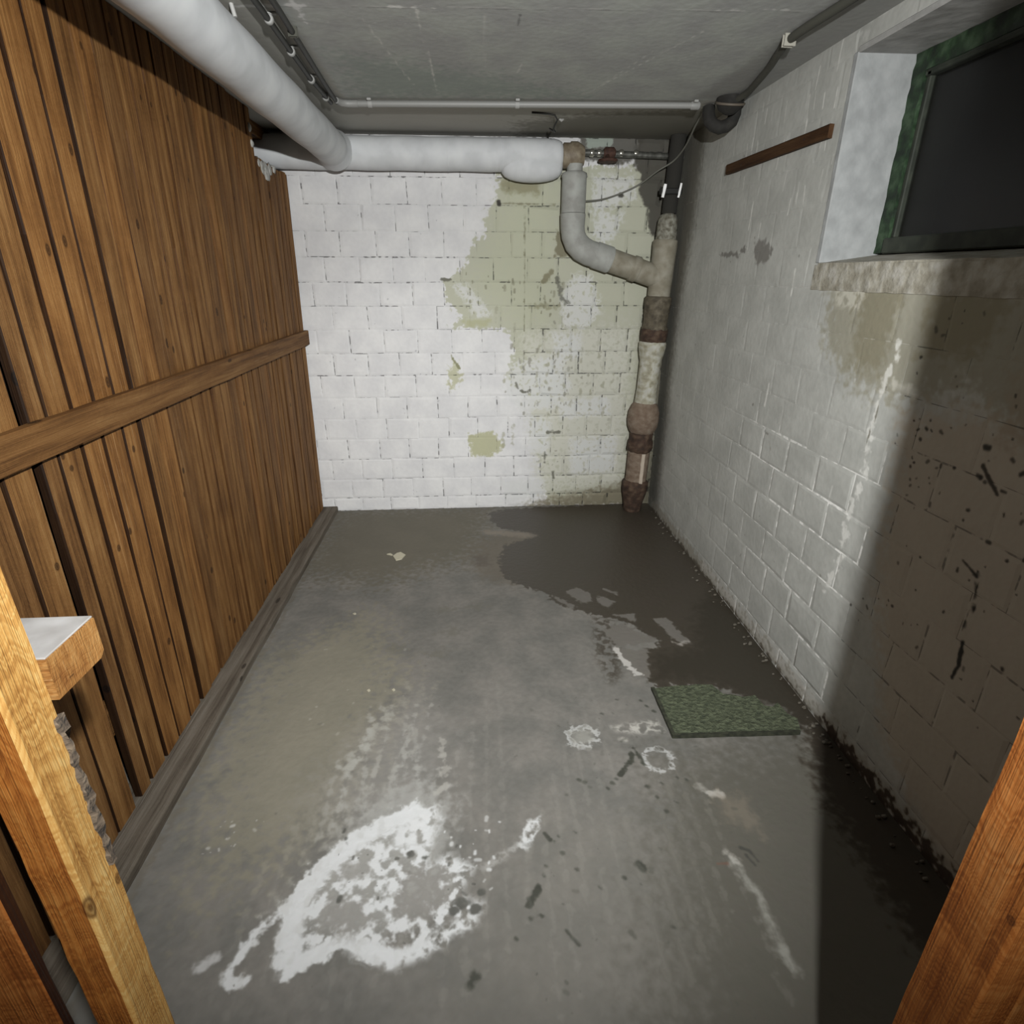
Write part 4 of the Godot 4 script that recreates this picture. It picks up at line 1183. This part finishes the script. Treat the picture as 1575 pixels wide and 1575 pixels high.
# ---------------------------------------------------------------- heating pipe and its white lagging
func build_pipes() -> void:
	var lag := mottled([Color(0.79, 0.80, 0.81), Color(0.84, 0.85, 0.86), Color(0.87, 0.88, 0.885)], 1.2, 0.7, 101, 0.05)
	var t := thing("insulated_pipe", "thick white lagged pipe along the left ceiling, joined to a cross run", "pipe")
	var path := []
	var rad := []
	for k in 40:
		var d := lerpf(-0.3, 3.44, k / 39.0)
		path.append(V(-0.667, 2.03 + 0.002 * sin(k * 1.3), d))
		rad.append(0.080 + 0.0003 * sin(k * 2.1))
	put("long_run", Shape.new().tube(path, rad, 36), lag, t)
	var p2 := []
	var r2 := []
	for k in 30:
		p2.append(V(lerpf(-1.88, 0.44, k / 29.0), 2.03 + 0.0015 * sin(k * 1.7), 3.505))
		r2.append(0.078 + 0.0003 * sin(k * 2.3))
	for q in [[0.46, 0.076], [0.485, 0.070], [0.500, 0.062], [0.505, 0.05]]:
		p2.append(V(q[0], 2.03, 3.505))
		r2.append(q[1])
	var run := put("cross_run", Shape.new().tube(p2, r2, 36), lag, t)
	for x in [-0.10, 0.17, 0.30]:
		put("lagging_seam", Shape.new().tube([V(x, 2.03, 3.505), V(x + 0.004, 2.03, 3.505), V(x + 0.012, 2.03, 3.505)], [0.0775, 0.0800, 0.0775], 30, false), lag, run)
	# swollen wrap at the tee, hanging below the cross run
	var b := []
	var br := []
	for k in 13:
		var a := PI * k / 12.0
		b.append(V(0.345 - 0.165 * cos(a), 1.985, 3.51))
		br.append(maxf(0.006, 0.082 * pow(sin(a), 0.55)))
	put("lagging_bulge", Shape.new().tube(b, br, 28, true), lag, t)
	# little mortar collar where the long run meets the cross run
	put("joint_fillet", Shape.new().tube([V(-0.667, 2.03, 3.36), V(-0.667, 2.03, 3.40), V(-0.667, 2.03, 3.44)], [0.0805, 0.086, 0.094], 30, false), lag, t)
	put("pipe_strap", Shape.new().tube([V(-0.628, CEIL, 2.02), V(-0.622, 2.10, 2.02)], [0.006, 0.006], 8), mat(Color(0.66, 0.66, 0.65), 0.6), t)
	put("coupling", Shape.new().tube([V(0.505, 2.03, 3.505), V(0.512, 2.03, 3.505), V(0.545, 2.03, 3.505), V(0.55, 2.03, 3.505), V(0.585, 2.03, 3.505), V(0.60, 2.03, 3.505), V(0.62, 2.03, 3.505)], [0.050, 0.060, 0.060, 0.066, 0.066, 0.058, 0.045], 26), mottled([Color(0.44, 0.39, 0.32), Color(0.60, 0.56, 0.48)], 4.0, 0.6, 102), t)

	# copper water line with a rusty stop valve
	var v := thing("water_pipe", "thin water pipe with rusty stop valve in the upper right back corner", "pipe")
	var steel := mottled([Color(0.30, 0.30, 0.28), Color(0.45, 0.45, 0.43)], 6.0, 0.45, 103, 0.0, 0.3)
	var shiny := mat(Color(0.75, 0.74, 0.70), 0.25, 0.8)
	put("line", Shape.new().tube([V(0.60, 2.055, 3.555), V(1.176, 2.04, 3.555)], [0.016, 0.016], 14), steel, v)
	for q in [[0.66, 0.022], [0.70, 0.02], [0.77, 0.024], [0.82, 0.02], [0.90, 0.019]]:
		put("fitting", Shape.new().tube([V(q[0], 2.053, 3.555), V(q[0] + 0.006, 2.053, 3.555), V(q[0] + 0.018, 2.053, 3.555), V(q[0] + 0.024, 2.053, 3.555)], [q[1] * 0.8, q[1], q[1], q[1] * 0.8], 6), shiny, v)
	var rust := mottled([Color(0.22, 0.14, 0.11), Color(0.36, 0.25, 0.20)], 6.0, 0.8, 104)
	put("valve_handle", Shape.new().tube([V(0.75, 2.018, 3.50), V(0.75, 2.014, 3.50), V(0.75, 2.006, 3.50), V(0.75, 2.002, 3.50)], [0.044, 0.052, 0.052, 0.044], 14), rust, v)
	put("valve_stem", Shape.new().tube([V(0.755, 2.05, 3.555), V(0.752, 2.015, 3.502)], [0.012, 0.010], 10), rust, v)
	put("valve_body", Shape.new().tube([V(0.735, 2.054, 3.555), V(0.745, 2.054, 3.555), V(0.79, 2.054, 3.555), V(0.80, 2.054, 3.555)], [0.018, 0.028, 0.028, 0.018], 14), rust, v)


# ---------------------------------------------------------------- drain in the corner
func stack_x(y: float) -> float:
	return 1.04 + 0.037 * y

func build_stack() -> void:
	var zinc := mottled([Color(0.58, 0.58, 0.56), Color(0.65, 0.655, 0.635), Color(0.69, 0.70, 0.68)], 2.0, 0.7, 111, 0.1)
	var clay := mottled([Color(0.52, 0.495, 0.43), Color(0.58, 0.56, 0.50), Color(0.63, 0.615, 0.56)], 2.5, 0.75, 112, 0.15)
	var dark := mottled([Color(0.27, 0.245, 0.20), Color(0.37, 0.34, 0.28), Color(0.46, 0.43, 0.37)], 4.0, 0.8, 113, 0.3)
	var rusty := mottled([Color(0.20, 0.15, 0.115), Color(0.28, 0.205, 0.16), Color(0.38, 0.31, 0.25)], 4.0, 0.85, 114, 0.4)
	var pale := mottled([Color(0.56, 0.54, 0.46), Color(0.70, 0.69, 0.62), Color(0.78, 0.78, 0.75)], 4.0, 0.75, 115, 0.2)
	var pink := mottled([Color(0.44, 0.37, 0.31), Color(0.51, 0.445, 0.385), Color(0.57, 0.52, 0.46)], 4.0, 0.85, 116, 0.4)
	var t := thing("drain_pipe", "patched clay drain stack with elbow branch in the right back corner", "drain pipe")
	var D := 3.49
	# branch: socket, elbow, short collar, sloping arm
	var bx := 0.572
	put("neck", Shape.new().tube([V(bx, 1.99, D), V(bx, 1.945, D)], [0.042, 0.042], 22), zinc, t)
	put("socket", Shape.new().tube([V(bx, 1.955, D), V(bx, 1.948, D), V(bx, 1.93, D), V(bx, 1.925, D), V(bx, 1.78, D), V(bx, 1.758, D)], [0.05, 0.066, 0.07, 0.066, 0.066, 0.066], 26), zinc, t)
	put("elbow", Shape.new().tube([V(bx, 1.756, D), V(bx, 1.74, D), V(bx, 1.69, D), V(bx + 0.006, 1.65, D), V(bx + 0.024, 1.612, D), V(bx + 0.055, 1.582, D), V(bx + 0.095, 1.562, D), V(bx + 0.13, 1.552, D)], [0.0685, 0.0685, 0.066, 0.066, 0.067, 0.067, 0.066, 0.066], 26), zinc, t)
	put("branch_collar", Shape.new().tube([V(0.70, 1.553, D), V(0.706, 1.551, D), V(0.79, 1.525, D), V(0.798, 1.5225, D)], [0.064, 0.070, 0.070, 0.064], 26), zinc, t)
	put("branch_arm", Shape.new().tube([V(0.79, 1.525, D), V(0.92, 1.485, D), V(1.09, 1.43, D)], [0.063, 0.062, 0.062], 26), clay, t)
	put("branch_ring", Shape.new().tube([V(0.915, 1.487, D), V(0.922, 1.485, D), V(0.952, 1.475, D), V(0.96, 1.4725, D)], [0.060, 0.068, 0.068, 0.060], 26), clay, t)
	var lathe := func(called: String, prof: Array, m: Material, wob: float, sd: int) -> void:
		var p := []
		var r := []
		for q in prof:
			p.append(V(stack_x(q[1]), q[1], D))
			r.append(q[0])
		put(called, Shape.new().tube(p, r, 28, true, wob, sd), m, t)
	lathe.call("stub", [[0.040, 2.128], [0.040, 1.76]], mat(Color(0.17, 0.165, 0.15), 0.95), 0.0, 1)
	lathe.call("broken_cap", [[0.02, 1.765], [0.042, 1.752], [0.053, 1.725], [0.055, 1.68], [0.058, 1.635], [0.055, 1.62]], dark_cap(), 0.05, 2)
	lathe.call("branch_body", [[0.055, 1.632], [0.068, 1.625], [0.069, 1.60], [0.067, 1.55], [0.066, 1.45], [0.064, 1.335], [0.060, 1.32]], clay, 0.012, 3)
	lathe.call("hub", [[0.062, 1.335], [0.076, 1.328], [0.077, 1.29], [0.072, 1.24], [0.070, 1.17], [0.076, 1.165], [0.077, 1.15]], dark, 0.02, 4)
	lathe.call("rust_band", [[0.076, 1.155], [0.079, 1.145], [0.078, 1.10], [0.072, 1.075]], rusty, 0.03, 5)
	lathe.call("pale_pipe", [[0.070, 1.085], [0.080, 1.075], [0.081, 1.05], [0.072, 1.0], [0.064, 0.97], [0.063, 0.80], [0.066, 0.76], [0.068, 0.72], [0.068, 0.68]], pale, 0.02, 6)
	lathe.call("packed_joint", [[0.06, 0.73], [0.078, 0.705], [0.094, 0.665], [0.099, 0.62], [0.094, 0.575], [0.080, 0.54], [0.066, 0.525]], pink, 0.025, 7)
	lathe.call("dark_neck", [[0.064, 0.55], [0.072, 0.53], [0.070, 0.49], [0.078, 0.475], [0.080, 0.44], [0.078, 0.42], [0.068, 0.405]], rusty, 0.04, 8)
	lathe.call("lower_pipe", [[0.069, 0.43], [0.070, 0.38], [0.068, 0.25], [0.068, 0.19]], pink, 0.02, 9)
	lathe.call("foot_hub", [[0.068, 0.215], [0.082, 0.205], [0.084, 0.165], [0.078, 0.12], [0.066, 0.07], [0.058, 0.02], [0.055, 0.0]], rusty, 0.04, 10)
	var strip := Shape.new()
	var fx := stack_x(0.3)
	strip.timber([Vector2(0.0, -0.012), Vector2(0.006, -0.010), Vector2(0.006, 0.010), Vector2(0.0, 0.012)], V(fx + 0.01, 0.20, D - 0.067), V(fx + 0.014, 0.405, D - 0.068), Vector3(0, 0, 1), 8, 0.0012, Vector2.ZERO, 17)
	tag(put("lime_streak", strip, mat(Color(0.72, 0.67, 0.61), 0.85), t), "pale lime streak on the lower pipe")
	var glint_white := mat(Color(1.0, 1.0, 1.0), 0.3)  # two bright glints, modelled as added white tabs
	put("glint_tab", Shape.new().timber([Vector2(-0.007, -0.003), Vector2(0.007, -0.003), Vector2(0.007, 0.003), Vector2(-0.007, 0.003)], V(1.043, 1.832, 3.43), V(1.052, 1.895, 3.43), Vector3.RIGHT, 5, 0.0012, Vector2.ZERO, 3), glint_white, t)
	put("glint_tab", Shape.new().timber([Vector2(-0.005, -0.003), Vector2(0.005, -0.003), Vector2(0.004, 0.003), Vector2(-0.004, 0.003)], V(1.128, 1.832, 3.43), V(1.138, 1.90, 3.43), Vector3.RIGHT, 5, 0.0010, Vector2.ZERO, 4), glint_white, t)
	put("bracket", Shape.new().box(V(1.03, 1.848, 3.462), V(1.15, 1.878, 3.431), 0.004), mat(Color(0.10, 0.10, 0.09), 0.7), t)

func dark_cap() -> Material:
	return mottled([Color(0.36, 0.34, 0.29), Color(0.52, 0.51, 0.46), Color(0.62, 0.62, 0.58)], 7.0, 0.85, 118, 0.5)


# ---------------------------------------------------------------- conduits and cables
func sweep(called: String, pts: Array, r: float, m: Material, parent: Node, sides := 12) -> MeshInstance3D:
	var c := Curve3D.new()
	for i in pts.size():
		var tg: Vector3 = (pts[mini(i + 1, pts.size() - 1)] - pts[maxi(i - 1, 0)]) / 6.0
		c.add_point(pts[i], -tg, tg)
	var path := []
	var rad := []
	var n := maxi(8, int(c.get_baked_length() / 0.025))
	for i in n + 1:
		path.append(c.sample_baked(c.get_baked_length() * i / n, true))
		rad.append(r)
	return put(called, Shape.new().tube(path, rad, sides), m, parent)

func build_wires() -> void:
	var grey := mat(Color(0.52, 0.52, 0.51), 0.5)
	var dark := mat(Color(0.15, 0.15, 0.14), 0.55)
	var drab := mat(Color(0.26, 0.26, 0.23), 0.8)
	var white := mat(Color(0.58, 0.58, 0.57), 0.6)
	var drab_pale := mat(Color(0.58, 0.57, 0.53), 0.7)
	var clip := func(at: Vector3, axis: Vector3, r: float, m: Material, parent: Node) -> void:
		var s := Shape.new()
		s.tube([at - axis * 0.009, at - axis * 0.008, at + axis * 0.008, at + axis * 0.009], [r * 0.9, r, r, r * 0.9], 12)
		put("clip", s, m, parent)
	# rigid conduit across the ceiling
	var k := thing("conduit", "light grey conduit pipe crossing the ceiling near the back wall", "conduit")
	var y := CEIL - 0.016
	put("tube", Shape.new().tube([V(-0.46, y, 2.935), V(0.0, y, 2.91), V(0.5, y, 2.885), V(0.985, y, 2.86)], [0.012, 0.012, 0.012, 0.012], 16), grey, k)
	put("end_elbow", Shape.new().tube([V(-0.53, y, 2.89), V(-0.52, y, 2.925), V(-0.49, y, 2.938), V(-0.45, y, 2.934)], [0.011, 0.0125, 0.0135, 0.0135], 14), grey, k)
	put("end_sleeve", Shape.new().tube([V(0.955, y, 2.862), V(0.96, y, 2.862), V(0.99, y, 2.86), V(0.995, y, 2.86)], [0.012, 0.016, 0.016, 0.012], 14), grey, k)
	for x in [-0.40, 0.22, 0.97]:
		put("clip", Shape.new().box(V(x - 0.009, y + 0.006, 2.92 - 0.026 * (x + 0.4) / 0.5 + 0.02), V(x + 0.009, CEIL - 0.001, 2.92 - 0.026 * (x + 0.4) / 0.5 - 0.02), 0.002), white, k)
		clip.call(V(x, y, 2.932 - 0.051 * (x + 0.4)), Vector3.RIGHT, 0.015, white, k)
	# twin cables along the left
	var a := thing("ceiling_cable", "black cable with round white clips on the ceiling beside the lagged pipe", "cable")
	put("wire", Shape.new().tube([V(-0.525, CEIL - 0.016, 0.5), V(-0.545, CEIL - 0.016, 2.0), V(-0.565, CEIL - 0.016, 2.6), V(-0.56, CEIL - 0.016, 2.93)], [0.0085, 0.0085, 0.0085, 0.0085], 10), dark, a)
	for d in [1.40, 1.74, 2.07, 2.327, 2.618, 2.85]:
		var cx := -0.545 - 0.02 * smoothstep(2.0, 2.6, d)
		put("clip", Shape.new().tube([V(cx, CEIL - 0.016, d - 0.007), V(cx, CEIL - 0.016, d - 0.005), V(cx, CEIL - 0.016, d + 0.005), V(cx, CEIL - 0.016, d + 0.007)], [0.010, 0.0135, 0.0135, 0.010], 16), white, a)
		put("clip_base", Shape.new().box(V(cx - 0.004, CEIL - 0.006, d + 0.006), V(cx + 0.024, CEIL - 0.0005, d - 0.006), 0.002), white, a)
	var b := thing("ceiling_cable", "plain black cable running next to the clipped one at upper left", "cable")
	put("wire", Shape.new().tube([V(-0.475, CEIL - 0.014, 0.5), V(-0.50, CEIL - 0.014, 2.0), V(-0.53, CEIL - 0.014, 2.7), V(-0.535, CEIL - 0.016, 2.92)], [0.0085, 0.0085, 0.0085, 0.0085], 10), dark, b)
	for d in [1.55, 2.17]:
		put("clip", Shape.new().box(V(-0.517, CEIL - 0.022, d - 0.006), V(-0.497, CEIL - 0.001, d + 0.006), 0.003), drab, b)
	# cable to the right
	var e := thing("ceiling_cable", "drab cable sagging along the ceiling above the right wall", "cable")
	sweep("wire", [V(1.02, CEIL - 0.013, 0.5), V(1.03, CEIL - 0.013, 1.4), V(1.012, CEIL - 0.013, 1.87), V(0.998, CEIL - 0.013, 2.12), V(1.055, CEIL - 0.014, 2.36), V(1.115, CEIL - 0.015, 2.68), V(1.10, CEIL - 0.02, 2.80)], 0.0125, drab, e)
	put("clip", Shape.new().box(V(0.983, CEIL - 0.027, 2.112), V(1.010, CEIL - 0.001, 2.128), 0.004), drab_pale, e)
	# black trap hanging in the corner
	var tr := thing("trap_pipe", "black bent trap pipe hanging in the right back ceiling corner", "pipe bend")
	var black := mottled([Color(0.10, 0.095, 0.085), Color(0.17, 0.165, 0.15)], 5.0, 0.85, 131)
	sweep("bend", [V(1.05, 2.118, 2.90), V(1.05, 2.085, 2.89), V(1.062, 2.055, 2.88), V(1.10, 2.038, 2.87), V(1.140, 2.055, 2.86), V(1.150, 2.085, 2.855), V(1.148, 2.112, 2.85)], 0.026, black, tr, 18)
	put("cup", Shape.new().tube([V(1.098, 2.128, 2.79), V(1.098, 2.12, 2.79), V(1.105, 2.098, 2.80), V(1.11, 2.085, 2.81)], [0.055, 0.056, 0.05, 0.03], 24), black, tr)
	var rim := []
	var rr := []
	for i in 25:
		var an := TAU * i / 24.0
		rim.append(V(1.100 + 0.056 * cos(an), 2.108 - 0.016 * sin(an), 2.79 - 0.05 * sin(an)))
		rr.append(0.005)
	put("rim", Shape.new().tube(rim, rr, 8, false), mat(Color(0.36, 0.33, 0.29), 0.6), tr)
	# thin loose wire in the corner
	var l := thing("loose_wire", "thin loose grey wire looping from the branch pipe into the dark corner", "wire")
	sweep("wire", [V(0.64, 1.822, 3.54), V(0.748, 1.835, 3.57), V(0.871, 1.874, 3.585), V(0.958, 1.915, 3.57), V(1.024, 1.965, 3.50), V(1.09, 2.005, 3.44), V(1.10, 2.05, 3.30), V(1.075, 2.095, 3.12), V(1.06, 2.122, 2.98)], 0.0045, mat(Color(0.42, 0.42, 0.39), 0.6), l, 8)
	# hook wire above the cross run
	var h := thing("hook_wire", "bent wire hook hanging from the ceiling above the white cross run", "hook")
	sweep("wire", [V(0.30, CEIL - 0.004, 3.08), V(0.41, CEIL - 0.008, 3.10), V(0.42, CEIL - 0.03, 3.12), V(0.405, CEIL - 0.05, 3.14), V(0.42, CEIL - 0.058, 3.17), V(0.41, CEIL - 0.02, 3.3)], 0.004, dark, h, 8)
	put("eye", Shape.new().tube([V(0.43, CEIL - 0.02, 3.11), V(0.44, CEIL - 0.025, 3.112), V(0.45, CEIL - 0.02, 3.115)], [0.004, 0.007, 0.004], 8), white, h)


# ---------------------------------------------------------------- small things
func build_small(ms: Array, g: RandomNumberGenerator) -> void:
	# batten on the right wall
	var bt := thing("wall_batten", "short brown wooden batten fixed to right wall beside the window", "batten")
	var s := Shape.new()
	s.timber([Vector2(0.0, 0.020), Vector2(0.014, 0.020), Vector2(0.016, 0.018), Vector2(0.016, -0.018), Vector2(0.014, -0.020), Vector2(0.0, -0.020)], V(RIGHT + 0.0, 1.886, 2.91), V(RIGHT + 0.0, 1.878, 2.105), Vector3.LEFT, 10, 0.0007, Vector2(0.2, 0.3), 141)
	put("strip", s, wood_dark(ms[3]), bt)
	for d in [2.25, 2.75]:
		put("nail_head", Shape.new().tube([V(RIGHT - 0.015, 1.881, d), V(RIGHT - 0.0175, 1.881, d)], [0.004, 0.004], 10), mat(Color(0.25, 0.2, 0.16), 0.5, 0.6), bt)
	# soaked green mat
	var mt := thing("floor_mat", "soaked green mat with torn far edge lying by the right wall", "mat")
	var n := FastNoiseLite.new()
	n.seed = 4
	n.frequency = 0.03
	n.domain_warp_enabled = true
	n.domain_warp_amplitude = 40.0
	var wave := n.get_seamless_image(256, 256)
	var green := mat(Color(1, 1, 1), 0.7)
	var gi := Image.create(256, 256, false, Image.FORMAT_RGB8)
	for y in 256:
		for x in 256:
			gi.set_pixel(x, y, Color(0.20, 0.225, 0.165).lerp(Color(0.43, 0.46, 0.36), wave.get_pixel(x, y).r))
	green.albedo_texture = ImageTexture.create_from_image(gi)
	green.heightmap_enabled = true
	green.heightmap_texture = ImageTexture.create_from_image(wave)
	green.heightmap_scale = 0.8
	green.uv1_scale = Vector3(5.0, 7.0, 1.0)
	var pts := [Vector2(0.652, 1.709), Vector2(0.70, 1.716), Vector2(0.754, 1.721), Vector2(0.79, 1.718), Vector2(0.825, 1.723), Vector2(0.881, 1.716), Vector2(0.902, 1.663), Vector2(0.94, 1.655), Vector2(0.969, 1.641), Vector2(1.017, 1.648), Vector2(1.026, 1.591), Vector2(1.054, 1.583), Vector2(1.082, 1.605), Vector2(1.088, 1.547), Vector2(1.111, 1.52), Vector2(1.09, 1.46), Vector2(0.9, 1.465), Vector2(0.655, 1.474)]
	put("pile", Shape.new().slab(pts, 0.001, 0.009), green, mt)
	var hem := mottled([Color(0.16, 0.17, 0.13), Color(0.26, 0.27, 0.21)], 6.0, 0.8, 143)
	put("hem", Shape.new().timber([Vector2(-0.006, -0.007), Vector2(0.006, -0.007), Vector2(0.005, 0.0085), Vector2(-0.005, 0.0085)], V(0.650, 0.0075, 1.469), V(0.650, 0.0075, 1.712), Vector3.RIGHT, 12, 0.0008, Vector2.ZERO, 5), hem, mt)
	put("hem", Shape.new().timber([Vector2(-0.007, -0.005), Vector2(0.007, -0.005), Vector2(0.0085, 0.005), Vector2(-0.007, 0.005)], V(0.645, 0.0075, 1.469), V(1.085, 0.0075, 1.457), Vector3.UP, 16, 0.0008, Vector2.ZERO, 6), hem, mt)
	# flakes of paint on the floor
	var fl := mat(Color(0.74, 0.72, 0.64), 0.85)
	var flakes := [
		[[Vector2(-0.463, 2.90), Vector2(-0.445, 2.935), Vector2(-0.425, 2.945), Vector2(-0.395, 2.91), Vector2(-0.41, 2.86), Vector2(-0.44, 2.845)], "pale plaster flake lying alone on the floor near the plank wall"],
		[[Vector2(-0.50, 2.925), Vector2(-0.482, 2.935), Vector2(-0.465, 2.915), Vector2(-0.468, 2.908)], "thin splinter touching the pale plaster flake"],
		[[Vector2(-0.576, 2.318), Vector2(-0.566, 2.325), Vector2(-0.560, 2.317), Vector2(-0.567, 2.311)], "tiny white chip on the bare floor left of centre"],
		[[Vector2(-0.424, 1.777), Vector2(-0.416, 1.784), Vector2(-0.411, 1.776), Vector2(-0.418, 1.771)], "left of two tiny white chips in mid floor"],
		[[Vector2(-0.331, 1.774), Vector2(-0.323, 1.781), Vector2(-0.318, 1.773), Vector2(-0.325, 1.768)], "right of two tiny white chips in mid floor"]]
	for q in flakes:
		tag(put("paint_flake", Shape.new().slab(q[0], 0.0005, 0.005), fl), q[1], "flake", "", "paint flakes on the floor")
	# crumbs fallen along the foot of the right wall
	var cr := Shape.new()
	for k in 90:
		var d := g.randf_range(0.9, 3.45)
		var r := g.randf_range(0.0025, 0.008)
		var at := V(RIGHT - 0.008 - absf(g.randfn()) * 0.022, r * 0.5, d)
		cr.tube([at - Vector3(r, 0, 0), at - Vector3(r * 0.5, 0, r * 0.2), at + Vector3(r * 0.6, r * 0.2, 0), at + Vector3(r, 0, 0)], [r * 0.2, r * 0.8, r * 0.7, r * 0.2], 6, true, 0.25, k)
	tag(put("plaster_crumbs", cr, mottled([Color(0.28, 0.26, 0.22), Color(0.50, 0.48, 0.44)], 9.0, 0.9, 145)), "plaster crumbs fallen along the foot of the right wall", "rubble", "stuff")

func wood_dark(m: StandardMaterial3D) -> Material:
	var d: StandardMaterial3D = m.duplicate()
	d.albedo_color = Color(0.52, 0.52, 0.58)
	return d
